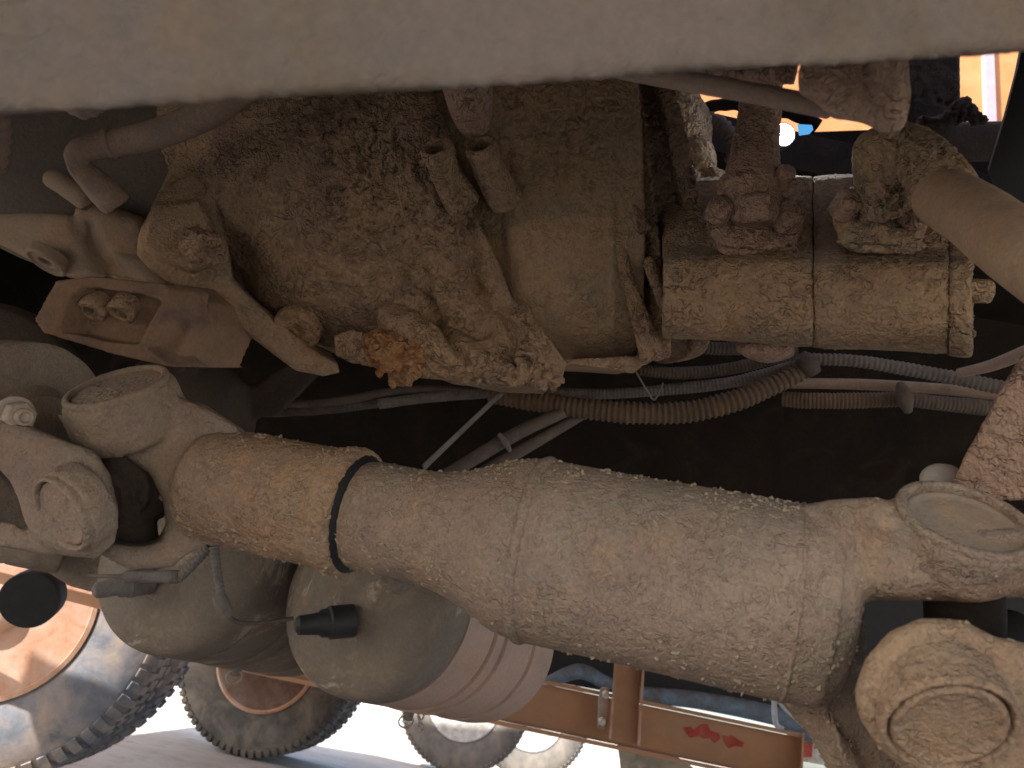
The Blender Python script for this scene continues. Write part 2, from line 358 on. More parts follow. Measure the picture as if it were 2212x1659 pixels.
# ------------------------------------------------------------------ near chassis rail across the top
def rz(x): return 1 / (3.333 - .0001776 * x)
rl = thing('near_frame_rail', 'pale dusty steel rail running blurred across the top of the view', 'frame rail', S(1000, -100, .3))
g = G(); g.prism([(-500, -700, rz(-500)), (2700, -700, rz(2700)), (2700, 76, rz(2700)), (2212, 118, rz(2212)), (1700, 148, rz(1700)), (1350, 170, rz(1350)), (900, 199, rz(900)), (0, 252, rz(0)), (-500, 285, rz(-500))], .3, .016)
def bd(P, N): return fbm(P * 60, 3, 5) * .0006 + fbm(P * 9, 2, 2) * .001
build('rail_face', g, MT['beam'], rl, vox=.004, smooth=4, disp=bd)
g = G(); g.prism([(x, y, rz(x) + .003) for x, y in ((-6000, -3800), (7000, -3800), (7000, -230), (2600, 60), (-400, 255), (-6000, 590))], .3, .012)  # web stretched far out of view to block light from behind the camera
build('rail_web', g, MT['beam'], rl)

# ------------------------------------------------------------------ DRIVE SHAFT
def zi(x): return 1 / (1.2116 + x * 2.66e-4)
A0, A1 = S(300, 1014, zi(300)), S(2050, 1365, zi(2050)); AX = (A1 - A0).normalized()
def onax(x):
    x = float(x)                                     # point of the shaft axis seen at photo column x
    # plane through the camera containing the column: solve for t
    n = rt - (x - CX) / F * fw
    return A0 + AX * ((CAM - A0).dot(n) / AX.dot(n))
def dep(p): return (p - CAM).dot(fw)
shaft = thing('drive_shaft', 'long mud-dusted drive shaft with fork yokes crossing the lower middle', 'drive shaft', onax(1200))
def prof_tube(pts, seg=96):                       # pts: (column, radius px)
    P = []; Rr = []
    for x, r in pts: p = onax(x); P.append(p); Rr.append(px(r, dep(p)))
    return P, Rr
def shaft_piece(name, pts, mat, vox=.0028, smooth=3, disp=None, n=8, extra=None):
    A = crm(pts, n); P, Rr = prof_tube(A); g = G(); g.tube(P, Rr, 96)
    if extra: extra(g)
    return build(name, g, mat, shaft, vox=vox, smooth=smooth, disp=disp)
def topmask(P):
    return .35 + .65 * sm(vn(P * 11, 40), -.5, .5)
tube = shaft_piece('shaft_tube', [(700, 96), (800, 117), (870, 119), (930, 122), (985, 134), (1040, 156), (1095, 181), (1150, 194), (1230, 196), (1400, 199), (1600, 207), (1720, 209), (1790, 208)], MT['shaft'], disp=crust(.0008, .0009, 80, topmask, 3))
sleeve = shaft_piece('slip_sleeve', [(445, 110), (462, 119), (520, 123), (650, 127), (715, 129), (738, 137), (772, 138), (776, 126)], MT['sleeve'], disp=crust(.0010, .0011, 75, topmask, 8))
g = G(); P, Rr = prof_tube([(768, 116), (771, 128), (776, 128), (780, 123), (786, 114)]); g.tube(P, Rr, 96); build('rubber_seal', g, MT['black'], shaft)
for a, b_ in ((1148, 1172), (1703, 1716)):
    k = onax(a); rr_ = px(200 if a < 1500 else 213, dep(k)); g = G(); P = [onax(a + (b_ - a) * t_) for t_ in (0, .3, .7, 1)]
    g.tube(P, [rr_ * .975, rr_ * 1.006, rr_ * 1.006, rr_ * .975], 96); build('weld_seam', g, MT['shaft'], shaft, vox=.0025, smooth=1, disp=crust(.0007, .0006, 80, None, 2))
crumbs(tube, shaft, MT['chip'], 2800, .0012, .0050, seed=3)
crumbs(sleeve, shaft, MT['chip'], 1300, .0012, .0048, seed=4)

# frames: PD1 = pin direction seen as upright; NR = towards the viewer
def ortho(v): return (v - v.dot(AX) * AX).normalized()

def rim_part(c, ax, r, w, h, mat, par, seed):      # raised rim round a bearing cap
    g = G(); g.lathe(c - ax * .02, ax, [(0, r * .98), (.02 + h * .6, r), (.02 + h, r - w * .25), (.02 + h, r - w * .75), (.02 + h * .5, r - w), (0, r - w)], 72); g.f = g.f[:-2]; n = 72; m = 6
    for k in range(n): g.f.append(((m - 1) * n + k, (m - 1) * n + (k + 1) % n, (k + 1) % n, k))
    return build('cap_rim', g, mat, par, vox=.0014, smooth=3, disp=crust(.0006, .0012, 75, None, seed))
# ---- left fork of the shaft
def pv(a, b): return b - a
cU, cL = S(250, 860, .745), S(300, 1190, .80)
g = G()
pin = (up * .90 - fw * .39 - rt * .16).normalized(); wid = ortho(AX.cross(pin))
rE = .050; capC = S(248, 826, .735)
g.lathe(capC - pin * .060, pin, [(0, rE * .7), (.006, rE * .95), (.020, rE * 1.04), (.042, rE * 1.03), (.050, rE * .99), (.0535, rE * .94), (.0535, rE * .86)], 64)
g.pillow([(122, 890), (150, 905), (240, 900), (330, 860), (400, 862), (455, 885), (520, 925), (500, 1000), (470, 1040), (450, 1120), (440, 1180), (400, 1200), (374, 1226), (280, 1230), (212, 1196), (235, 1172), (300, 1180), (345, 1172), (362, 1140), (354, 1080), (325, 1022), (262, 980), (190, 958), (146, 935)], .735, .10, 20)
g.pillow([(330, 850), (440, 872), (530, 932), (540, 1000), (480, 1050), (440, 1000), (400, 960), (340, 930)], .75, .08, 24)
def arm(pts, w):       # swept flat arm; pts (x, y, d, half thickness px, width factor)
    A = crm(pts, 8); PP = [S(a[0], a[1], a[2]) for a in A]; n = len(PP); rr = []
    for i, a in enumerate(A):
        T = (PP[min(i + 1, n - 1)] - PP[max(i - 1, 0)]).normalized(); wv = (wid - wid.dot(T) * T).normalized(); th = T.cross(wv); h = px(a[3], a[2]); ww = float(w * a[4]); q = []
        for k in range(20):
            t_ = 2 * math.pi * k / 20; c_, s_ = math.cos(t_), math.sin(t_)
            q.append(PP[i] + th * h * math.copysign(abs(c_) ** .7, c_) + wv * ww * math.copysign(abs(s_) ** .7, s_))
        rr.append(q)
    g.rings(rr)
P, Rr = prof_tube([(420, 60), (435, 90), (448, 112), (470, 116)]); g.tube(P, Rr, 48)
lyoke = build('fork_yoke', g, MT['yoke'], shaft, vox=.0028, smooth=10, disp=crust(.0007, .0014, 70, None, 5))
crumbs(lyoke, shaft, MT['chip'], 260, .001, .004, seed=14)
g = G(); g.lathe(capC - pin * .03, pin, [(0, .0415), (.0245, .0415), (.025, .001)], 64)
build('bearing_cap', g, MT['yoke'], shaft, vox=.0016, smooth=2, disp=crust(.0020, .002, 80, None, 6))
rim_part(capC - pin * .005, pin, .0475, .0075, .004, MT['yoke'], shaft, 7)
# the cross between the forks
g = G(); cc = (cU + cL) / 2 + fw * .035; g.ball(cc, .05)
g.tube([cL + pin * .01, cU - pin * .01], [.022, .022], 20); V2 = S(150, 1100, .70)
q2 = S(330, 1010, .90); g.tube([V2 + fw * .02, q2], [.024, .024], 20)
g.lathe(cc + (V2 - cc) * .30, (V2 - cc), [(0, .028), (.004, .034), (.012, .034), (.014, .028)], 32)
build('universal_joint_cross', g, MT['dcast'], shaft, vox=.0025, smooth=3, disp=crust(.0008, .001, 70, None, 6))
# ---- right fork of the shaft
g = G()
upin = (up * .88 - fw * .44 + rt * .06).normalized()
wid = ortho(AX.cross(upin)); rc = S(2088, 1114, .532)
g.lathe(rc - upin * .05, upin, [(0, .030), (.012, .041), (.038, .0450), (.0465, .0455), (.0475, .043), (.0475, .038), (.030, .036)], 64)
g.pillow([(1716, 1096, .575), (1800, 1078, .555), (1900, 1072, .535), (1945, 1100, .528), (2000, 1140, .52), (2360, 1140, .518), (2360, 1290, .518), (2212, 1290, .518), (2100, 1300, .518), (1960, 1298, .52), (1885, 1297, .535), (1800, 1320, .55), (1716, 1380, .575)], .520, .14, 56, 6)
g.pillow([(1716, 1200, .575), (1800, 1240, .560), (1826, 1300, .555), (1806, 1350, .555), (1795, 1420, .56), (1786, 1500, .565), (1800, 1560, .57), (1860, 1640, .58), (1920, 1760, .58), (1830, 1750, .60), (1760, 1600, .60), (1676, 1504, .60), (1700, 1300, .58)], .57, .12, 46, 6)
P, Rr = prof_tube([(1700, 206), (1740, 207), (1790, 200), (1825, 180), (1838, 150)]); g.tube(P, Rr, 64)
g.pillow([(1760, 1400), (1880, 1420), (1980, 1560), (2100, 1700), (1900, 1780), (1800, 1620), (1700, 1520)], .60, .08, 30)
g.pillow([(1770, 1285), (1866, 1285), (1868, 1400), (1852, 1540), (1890, 1640), (1790, 1600)], .615, .08, 10)
ryoke = build('fork_yoke', g, MT['shaft'], shaft, vox=.0026, smooth=16, disp=crust(.0008, .0012, 75, topmask, 15))
crumbs(ryoke, shaft, MT['chip'], 1500, .001, .005, seed=24)
g = G(); g.lathe(rc - upin * .03, upin, [(0, .038), (.0235, .038), (.025, .035), (.023, .032), (.0225, .001)], 56)
rim_part(rc - upin * .002, upin, .044, .007, .0025, MT['shaft'], shaft, 8)
build('bearing_cap', g, MT['bell'], shaft, vox=.0016, smooth=2, disp=crust(.0006, .0008, 80, None, 9))
g = G(); g.tube([S(2080, 1200, .54), S(2090, 1640, .60)], .026, 24); g.tube([S(2040, 1500, .5), S(2180, 1380, .68)], .026, 24)
build('universal_joint_cross', g, MT['dark'], shaft, vox=.003, smooth=3)

g = G(); c = S(1836, 1375, .608); n = 24; g.tube([c + (rt * math.cos(2 * math.pi * k / n) * .0075 + up * math.sin(2 * math.pi * k / n) * .0042) for k in range(n + 1)], .0012, 8); build('cast_mark', g, MT['shaft'], shaft)
# ------------------------------------------------------------------ output flange yoke at the left end
fy = thing('flange_yoke', 'mud-coated yoke and round bolted flange at the left end of the shaft', 'flange yoke', S(60, 1000, .75))
g = G()
nrm = (-fw * .78 - rt * .48 - up * .34).normalized()           # pin of this yoke, towards the viewer
g.pillow([(-120, 890), (0, 903), (70, 922), (150, 955), (208, 975), (240, 1030), (257, 1105), (248, 1172), (208, 1206), (140, 1200), (88, 1176), (56, 1130), (42, 1080), (24, 1040), (-10, 1000), (-120, 985)], .672, .085, 30, 5)
ec = S(140, 1108, .660)
g.lathe(ec - nrm * .025, nrm, [(0, .036), (.020, .037), (.0235, .036), (.025, .034), (.0245, .0315), (.018, .031)], 56)
g.pillow([(-60, 1120), (30, 1130), (90, 1170), (120, 1200), (60, 1190), (-60, 1170)], .70, .05, 12)
lf = build('yoke_body', g, MT['yoke'], fy, vox=.0026, smooth=9, disp=crust(.0009, .0016, 65, None, 25))
crumbs(lf, fy, MT['chip'], 260, .001, .004, seed=34)
g = G(); g.lathe(ec - nrm * .01, nrm, [(0, .0295), (.012, .0295), (.014, .027), (.0125, .0255), (.0125, .001)], 48)
rim_part(ec, nrm, .0345, .0045, .006, MT['yoke'], fy, 10)

build('bearing_cap', g, MT['yoke'], fy, vox=.0014, smooth=2, disp=crust(.0007, .001, 90, None, 29))
g = G(); fx = S(80, 960, .80); g.lathe(fx - AX * .045, AX, [(-.01, .05), (-.01, .1), (.008, .1015), (.010, .092), (.018, .092), (.020, .1025), (.034, .1025), (.038, .097), (.040, .06), (.05, .05)], 160)
build('flange_disc', g, MT['yoke'], fy, disp=lambda P, N: fbm(P * 40, 3, 4) * .001)
bo = G(); bc = S(34, 898, .69); bdv = (rt * .80 - fw * .62 - up * .05).normalized(); bo.hexnut(bc, bdv, .0135, .014); bo.lathe(bc + bdv * .013, bdv, [(0, .0075), (.008, .0075), (.009, .0065), (.009, .005), (.006, .004)], 24)
bo.lathe(bc - bdv * .004, bdv, [(0, .017), (.004, .017)], 24)
build('flange_bolt', bo, MT['pbolt'], fy, bevel=.0008)

# ------------------------------------------------------------------ axle side yoke at the right end
ay = thing('axle_yoke', 'big ochre mud-covered yoke with round bearing cap at the lower right corner', 'yoke', S(2150, 1500, .5))
g = G(); n2 = (-fw * .84 - up * .44 - rt * .12).normalized(); wid = n2
cR = S(2038, 1540, .444)
g.lathe(cR - n2 * .03, n2, [(0, .035), (.024, .0355), (.029, .0345), (.0305, .0325), (.0295, .030), (.022, .0295)], 64)
g.pillow([(1846, 1490), (1868, 1420), (1920, 1362), (1990, 1332), (2080, 1338), (2150, 1374), (2230, 1390), (2560, 1400), (2560, 1950), (2200, 1850), (1980, 1690), (1895, 1612), (1854, 1548)], .448, .12, 52, 6)
ryk = build('yoke_body', g, MT['sleeve'], ay, vox=.0024, smooth=8, disp=crust(.0007, .0014, 65, None, 35))
crumbs(ryk, ay, MT['chip'], 240, .001, .004, seed=44)
g = G(); g.lathe(cR - n2 * .012, n2, [(0, .031), (.022, .031), (.0235, .0275), (.0215, .0255), (.0213, .001)], 64)
rim_part(cR + n2 * .002, n2, .037, .0055, .009, MT['sleeve'], ay, 9)

build('bearing_cap', g, MT['sleeve'], ay, vox=.0015, smooth=2, disp=crust(.0004, .0008, 80, None, 39))

# ------------------------------------------------------------------ GEARBOX
gb = thing('gearbox', 'large gearbox casting thickly caked with crumbly brown mud', 'gearbox', S(900, 560, 1.1))
def toprough(P):
    x, y, d = proj(P); m = sm(-y, -640, -380) * .85 + .15 + .5 * np.exp(-((x - 900) ** 2 + (y - 660) ** 2) / 2 / 110 ** 2)
    return np.clip(m, 0, 1.3)
def crack(x, y, x0, y0, x1, y1, w, a):
    t_ = np.clip(((x - x0) * (x1 - x0) + (y - y0) * (y1 - y0)) / ((x1 - x0) ** 2 + (y1 - y0) ** 2), 0, 1)
    d = np.hypot(x - x0 - t_ * (x1 - x0), y - y0 - t_ * (y1 - y0)); return a * np.exp(-(d / w) ** 2)
cr_ = crust(.0034, .005, 46, toprough, 50)
def gdisp(P, N):
    x, y, d = proj(P); wx = x + 10 * vn(P * 40, 77); wy = y + 10 * vn(P * 40, 78); h = cr_(P, N); fr = (N @ np.array(fw)) < .1
    h = h + fr * (crack(wx, wy, 925, 650, 1005, 790, 9, -.012) + crack(wx, wy, 865, 590, 930, 680, 12, -.008) + crack(wx, wy, 890, 690, 970, 770, 16, .008)
         + crack(wx, wy, 700, 520, 900, 760, 34, .007) + crack(wx, wy, 1110, 665, 1150, 740, 16, .012) + crack(wx, wy, 1080, 690, 1130, 780, 14, -.010)
         + crack(wx, wy, 690, 560, 720, 700, 12, .004) + crack(wx, wy, 1012, 480, 1022, 640, 26, -.016) + crack(wx, wy, 1022, 640, 1085, 760, 22, -.012) + crack(wx, wy, 505, 440, 520, 600, 34, -.014) + crack(wx, wy, 590, 520, 900, 420, 60, .006))
    return h
g = G()
g.loft([(330, 370, 1.16, 200, .14, 2.4, 30), (470, 395, 1.16, 235, .18, 2.4, 40), (600, 430, 1.145, 298, .222, 2.8, 50), (740, 450, 1.135, 340, .236, 2.8, 70), (850, 465, 1.13, 355, .238, 2.6, 90), (960, 485, 1.12, 360, .245, 2.7, 110), (1035, 500, 1.115, 352, .242, 2.8, 140)], 64)
g.loft([(1330, 495, 1.10, 300, .215, 3.4, 30), (1352, 495, 1.09, 300, .22, 3.4, 30)], 48)
g.loft([(1350, 500, 1.10, 270, .19, 3.2, 50), (1400, 500, 1.09, 275, .19, 3.2, 50)], 48)
g.loft([(1398, 500, 1.09, 285, .21, 3.4, 50), (1432, 500, 1.08, 280, .21, 3.4, 50)], 48)
g.loft([(1300, 300, 1.16, 200, .16, 2.4, 0), (1430, 325, 1.13, 160, .14, 2.3, 0), (1500, 345, 1.12, 100, .10, 2.2, 0)], 32)
g.prism([(1120, 640, .90), (1225, 785, .90), (1212, 838, .90), (1090, 828, .90), (1030, 740, .90)], .9, .12)
g.prism([(1225, 775), (1370, 770), (1405, 762), (1398, 780), (1368, 806), (1232, 788)], .905, .12)
g.loft([(840, 700, .96, 60, .05, 2.2, 0), (960, 760, .94, 62, .06, 2.2, 0), (1060, 790, .93, 44, .05, 2.2, 0), (1200, 815, .93, 25, .03, 2.2, 0)], 24)
for a in (((1338, 520, .875, 10), (1355, 600, .87, 15), (1400, 710, .875, 15), (1425, 775, .89, 12)), ((1400, 560, .865, 13), (1420, 620, .86, 13), (1448, 710, .88, 12)), ((1336, 425, .88, 12), (1370, 460, .87, 17), (1395, 500, .865, 16)), ((1352, 600, .872, 10), (1370, 680, .87, 10), (1395, 780, .885, 10))): g.ptube(a, 14)
g.prism([(1425, 690), (1450, 700), (1448, 772), (1400, 778), (1400, 700)], .885, .08)
g.ptube([(1120, 150, .95, 62), (1130, 300, .91, 52), (1110, 400, .895, 44), (1085, 450, .90, 30)], 24); g.ptube([(905, 250, .93, 50), (935, 380, .90, 44), (990, 450, .895, 30)], 20)
g.pball(525, 408, .985, 30, 24, 20); g.pball(720, 520, .93, 20, 24, 14)
g.pball(1470, 425, 1.0, 60, 66, 60); g.pball(1490, 350, 1.02, 58, 62, 60); g.pball(1535, 400, 1.0, 40, 40, 40); g.pball(1400, 330, .98, 80, 60, 60); g.pball(1280, 380, .93, 70, 40, 30)
main_g = g
g = G()
g.loft([(880, 440, 1.14, 310, .22, 2.6, 40), (1000, 455, 1.13, 318, .225, 2.8, 40), (1070, 468, 1.125, 322, .228, 3.0, 30), (1125, 475, 1.12, 324, .246, 3.0, 20), (1330, 490, 1.10, 317, .236, 3.0, 10)], 64)
def g2disp(P, N):
    x, y, d = proj(P); c = crust(.0026, .0025, 50, lambda Q: .12 + .88 * sm(-proj(Q)[1], -500, -360), 54)(P, N)
    return c + crack(x, y, 1012, 480, 1022, 640, 26, -.010) + crack(x, y, 1110, 665, 1150, 740, 16, .010) + crack(x, y, 1080, 690, 1130, 780, 14, -.010) + crack(x, y, 1322, 440, 1326, 780, 6, .003)
build('rear_housing', g, MT['case2'], gb, vox=.0024, smooth=6, disp=g2disp)
g = main_g
case = build('gearbox_casing', g, MT['gear'], gb, vox=.0023, smooth=7, disp=gdisp)
crumbs(case, gb, MT['chip'], 1200, .001, .0045, seed=51)
# joint flange running down the left side
g = G()
g.pillow([(600, 180, 1.0), (500, 190, 1.0), (400, 300, .965), (335, 430, .93), (300, 505, .915), (296, 550, .91), (330, 588, .91), (480, 680, .925), (600, 772, .935), (640, 802, .94), (700, 814, .94), (736, 806, .945), (730, 782, .945), (690, 762, .94), (560, 662, .925), (505, 605, .92), (490, 520, .925), (470, 440, .935), (500, 330, .96), (590, 230, 1.0)], .93, .10, 14)
g.pillow([(330, 440, .92), (430, 430, .92), (470, 500, .91), (470, 570, .91), (420, 590, .905), (330, 560, .905), (300, 530, .905)], .915, .06, 20)
fl = build('joint_flange', g, MT['case2'], gb, vox=.0023, smooth=4, disp=crust(.0018, .0018, 44, lambda P: .35 + .8 * sm(-proj(P)[1], -620, -430), 61))
g = G(); bd_ = (rt * .75 - fw * .62 + up * -.25).normalized(); bc = S(430, 532, .90); g.hexnut(bc - bd_ * .01, bd_, .0225, .040); g.pball(425, 520, .905, 36, 30, 28)
build('flange_bolt', g, MT['gear'], gb, vox=.0025, smooth=3, disp=crust(.0022, .003, 45, None, 62))
# recessed plugs
def plug(x, y, d, r, tilt, m=MT['bell'], seed=1, bore=.35):
    g = G(); ax = Vector(tilt).normalized(); rr = px(r, d)
    g.lathe(S(x, y, d) - ax * .012, ax, [(0, rr), (.013, rr), (.015, rr * .93), (.015, rr * .80), (.012, rr * .77), (.013, rr * .6), (.013, rr * bore), (.005, rr * bore * .9)], 40)
    return build('drain_plug', g, m, gb, vox=.0014, smooth=2, disp=crust(.0004, .0008, 70, None, seed))
PT = -fw * .72 - up * .68 + rt * -.1
plug(640, 714, .938, 52, PT, MT['gear']); plug(1132, 776, .895, 24, PT, MT['gear'], 2, .5); plug(100, 566, .965, 46, -fw * .45 - up * .85 - rt * .35, MT['bell'], 3)
# boss and rusty clump under the casing
g = G(); g.prism([(722, 725), (760, 712), (805, 722), (800, 782), (765, 786), (724, 768)], .90, .07); g.ptube([(790, 755, .905, 34), (850, 770, .90, 34)], 20)
build('drain_boss', g, MT['gear'], gb, vox=.0024, smooth=5, disp=crust(.0016, .002, 50, None, 66))
g = G(); g.pball(835, 755, .895, 46, 44, 46); g.pball(880, 780, .90, 46, 42, 44); g.pball(865, 810, .905, 28, 26, 26); g.pball(815, 740, .89, 30, 30, 30)
for k in range(90):
    a = random.uniform(0, 6.28); b_ = random.uniform(-1, 1); c_ = random.choice(((835, 755), (880, 778), (862, 800))); q = math.sqrt(1 - b_ * b_)
    g.pball(c_[0] + 44 * q * math.cos(a), c_[1] + 40 * b_, .895 - .022 * abs(math.sin(a)) * q, random.uniform(5, 11), nu=10, nv=6)
tag(build('mud_clump', g, MT['rust'], gb, vox=.002, smooth=1, disp=crust(.0022, .003, 70, None, 67)), 'rusty orange crumbly clump')
# crumbly mud trailing to the right of the clump
g = G()
for k in range(240):
    u = random.random(); x = 900 + 290 * u + random.gauss(0, 14); y = 770 + 55 * u + random.gauss(0, 13); g.pball(x, y, .885 + .01 * random.random(), random.uniform(4, 10), nu=10, nv=6)
g.ptube([(890, 790, .905, 24), (1000, 800, .90, 24), (1100, 815, .905, 16), (1190, 825, .91, 10)], 16)
build('mud_crust', g, MT['gear'], gb, vox=.002, smooth=1, disp=crust(.0014, .002, 70, None, 68))
# two open stubs side by side and the dark pipe above them
for k, (x, y) in enumerate(((942, 318), (1037, 312))):
    g = G(); a, b_ = S(x, y, .82), S(x + 60, y + 125, .86); ax = (b_ - a).normalized(); hv = (a - b_).normalized(); rr = px(35, .82)
    hd = (-rt * .28 + up * .62 - fw * .74).normalized()
    g.tube([S(x + 6, y + 22, .835), S(x + 16, y + 48, .84), S(x + 60, y + 125, .87)], [rr * .85, rr * .98, rr * 1.2], 24)
    g.lathe(S(x, y, .812) - hd * .024, hd, [(-.012, rr * .8), (.012, rr * 1.02), (.022, rr * 1.05), (.026, rr * .9), (.024, rr * .62), (-.006, rr * .55)], 24)
    build('pipe_stub', g, MT['gear'], gb, vox=.0022, smooth=2, disp=crust(.0012, .002, 55, None, 70 + k))

# bell housing to the left
bh = thing('bell_housing', 'smooth rounded bell housing at the left, darker grey above', 'bell housing', S(100, 400, 1.15))
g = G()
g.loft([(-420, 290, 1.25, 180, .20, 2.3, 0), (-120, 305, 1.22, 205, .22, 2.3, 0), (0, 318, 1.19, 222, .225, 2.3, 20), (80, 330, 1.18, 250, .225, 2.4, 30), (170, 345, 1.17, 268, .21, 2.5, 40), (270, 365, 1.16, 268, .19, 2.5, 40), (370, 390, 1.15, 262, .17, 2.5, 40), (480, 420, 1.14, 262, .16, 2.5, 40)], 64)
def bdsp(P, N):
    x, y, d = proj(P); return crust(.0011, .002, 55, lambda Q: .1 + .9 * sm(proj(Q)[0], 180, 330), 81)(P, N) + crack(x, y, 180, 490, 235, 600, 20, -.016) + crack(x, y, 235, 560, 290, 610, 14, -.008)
build('housing_shell', g, MT['dbell'], bh, vox=.003, smooth=6, disp=bdsp)  # shell is a darker grey than the lower web

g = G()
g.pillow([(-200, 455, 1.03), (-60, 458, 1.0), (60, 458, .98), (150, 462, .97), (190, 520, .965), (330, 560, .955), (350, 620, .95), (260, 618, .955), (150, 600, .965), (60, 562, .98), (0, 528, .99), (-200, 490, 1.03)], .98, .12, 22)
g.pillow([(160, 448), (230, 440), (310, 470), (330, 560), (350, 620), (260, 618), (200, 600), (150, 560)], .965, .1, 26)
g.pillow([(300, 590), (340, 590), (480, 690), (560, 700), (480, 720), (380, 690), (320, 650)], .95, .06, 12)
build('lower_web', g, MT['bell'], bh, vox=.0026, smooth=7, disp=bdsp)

# bolted bracket under the bell housing
bk = thing('bracket_block', 'square-edged casting with two socket screws in a pocket above the left yoke', 'bracket', S(240, 700, .85))
g = G()
df = .83
def fr(x): return df
side = (fw * .8 + rt * .55).normalized()
g.prism([(72, 690), (118, 606), (190, 596), (350, 612), (366, 625), (352, 660), (312, 744), (366, 793), (240, 765), (90, 718)], .872, .10, side)
g.prism([(312, 744), (352, 660), (366, 625), (400, 650), (412, 700), (368, 794)], .872, .09, side)
g.prism([(72, 690), (118, 606), (160, 600), (150, 640), (128, 722), (90, 718)], .85, .05, side)
g.prism([(118, 606), (190, 596), (350, 612), (366, 626), (354, 652), (300, 634), (180, 620), (150, 640)], .85, .05, side)
g.prism([(90, 718), (128, 722), (150, 720), (230, 738), (310, 745), (366, 793), (240, 765)], .85, .05, side)
g.prism([(310, 745), (298, 742), (352, 640), (366, 626), (360, 680)], .85, .05, side)
bb = build('block_body', g, MT['block'], bk, vox=.0020, smooth=4, disp=crust(.0006, .0012, 60, None, 85))
for (x, y) in ((206, 672), (268, 676)):
    g = G(); ax = (-fw * .62 - up * .72 - rt * .22).normalized(); g.lathe(S(x, y - 10, .868) - ax * .012, ax, [(0, .0155), (.020, .0155), (.022, .0145), (.022, .0085), (.014, .008)], 28)
    build('socket_screw', g, MT['pump'], bk, vox=.0011, smooth=1, disp=crust(.0003, .0006, 90, None, 5))
g = G(); g.prism([(72, 690, .862), (366, 792, .862), (408, 700, .93), (400, 640, .93)], .9, .01)

# ------------------------------------------------------------------ GEAR PUMP
gp = thing('gear_pump', 'ochre double gear pump body bolted to the right of the gearbox', 'gear pump', S(1760, 650, .78))
def pumpz(x): return 1 / (1 / .80 + (x - 1430) * (1 / .69 - 1 / .80) / 670)
def pbody(x0, x1, mat, seed, k=0):
    g = G(); rr = []
    for x in np.linspace(x0, x1, 10):
        u = (x - 1430) / 670; s = 1 + .16 * u; d = pumpz(x); yc = 640 + 27 * u
        prof = [(-82, .002), (-90, .014), (-110, .05), (-160, .075), (-250, .14), (-255, .2), (60, .2), (88, .08), (89, .05), (84, .030), (74, .016), (58, .006), (30, -.002), (0, -.005), (-35, -.006), (-68, -.003)]
        if x in (x0, x1): prof = [(a * .985 if a > -100 else a * .99, b_ + (.002 if b_ < .1 else 0)) for a, b_ in prof]
        rr.append([S(x, yc + a * s, d + b_) for a, b_ in prof])
    g.rings(rr)
    return g
g = pbody(1432, 1755, None, 0)
p1 = build('pump_section', g, MT['pump'], gp, vox=.0024, smooth=6, disp=crust(.0013, .003, 50, None, 90))
g = pbody(1756, 2050, None, 0)
p2 = build('pump_section', g, MT['pump'], gp, vox=.0024, smooth=6, disp=crust(.0013, .003, 50, None, 91))
g = pbody(2049, 2098, None, 0)
for q in (1,): g.ptube([(2085, 560, .70, 18), (2100, 560, .70, 18)], 12)
p3 = build('end_cover', g, MT['pump'], gp, vox=.0024, smooth=6, disp=crust(.0013, .003, 50, None, 92))
g = G(); rr = []
for q in (p1, p2, p3): crumbs(q, gp, MT['chip'], 420, .001, .004, seed=int(q.name[-1] == 'r') + 77)
for (x, y, d, s) in ((2085, 628, .70, 27), (2085, 720, .71, 10), (2080, 575, .72, 14)):
    g = G(); a = rt * .96 - fw * .2 - up * .05; c = S(x, y, d); g.hexnut(c, a, px(s, d), px(52 if s > 20 else 20, d)); build('end_bolt', g, MT['pump'], gp, vox=.0016, smooth=2, disp=crust(.0008, .001, 80, None, 93))
g = G(); g.pball(1655, 755, .84, 55, 26, 50); g.ptube([(1600, 730, .86, 30), (1655, 745, .86, 40), (1710, 742, .86, 30)], 16)
build('lower_port', g, MT['purp'], gp, vox=.0022, smooth=3, disp=crust(.0006, .001, 60, None, 95))
# port flanges with their bolts
def flange(xs, seed):
    g = G(); ox, oy, d = xs
    g.prism([(ox - 105, oy + 20, d), (ox - 102, oy - 35, d + .01), (ox - 60, oy - 60, d + .03), (ox + 60, oy - 55, d + .03), (ox + 100, oy - 20, d + .01), (ox + 100, oy + 20, d), (ox + 90, oy + 52, d), (ox + 40, oy + 68, d), (ox - 60, oy + 62, d), (ox - 92, oy + 48, d)], d, .05)
    g.prism([(ox - 100, oy + 60, d), (ox - 60, oy + 40), (ox + 60, oy + 45), (ox + 100, oy + 70), (ox + 60, oy + 90), (ox - 60, oy + 82)], d + .01, .06)
    build('port_flange', g, MT['purp'] if seed % 2 else MT['pump'], gp, vox=.0024, smooth=6, disp=crust(.0018, .003, 48, None, seed))
    for dx, dy, q in ((-78, -18, 27), (72, -2, 30), (60, -88, 20)):
        b = G(); a = (up * .55 - fw * .8 + rt * .1).normalized(); c = S(ox + dx, oy + dy, d - .004); b.lathe(c - a * .01, a, [(0, px(q, d) * 1.1), (.018, px(q, d)), (.022, px(q, d) * .8)], 20)
        build('flange_bolt', b, MT['purp'], gp, vox=.0022, smooth=2, disp=crust(.0018, .002, 60, None, seed + int(dx)))
flange((1632, 472, .775), 101); flange((1905, 462, .725), 102)

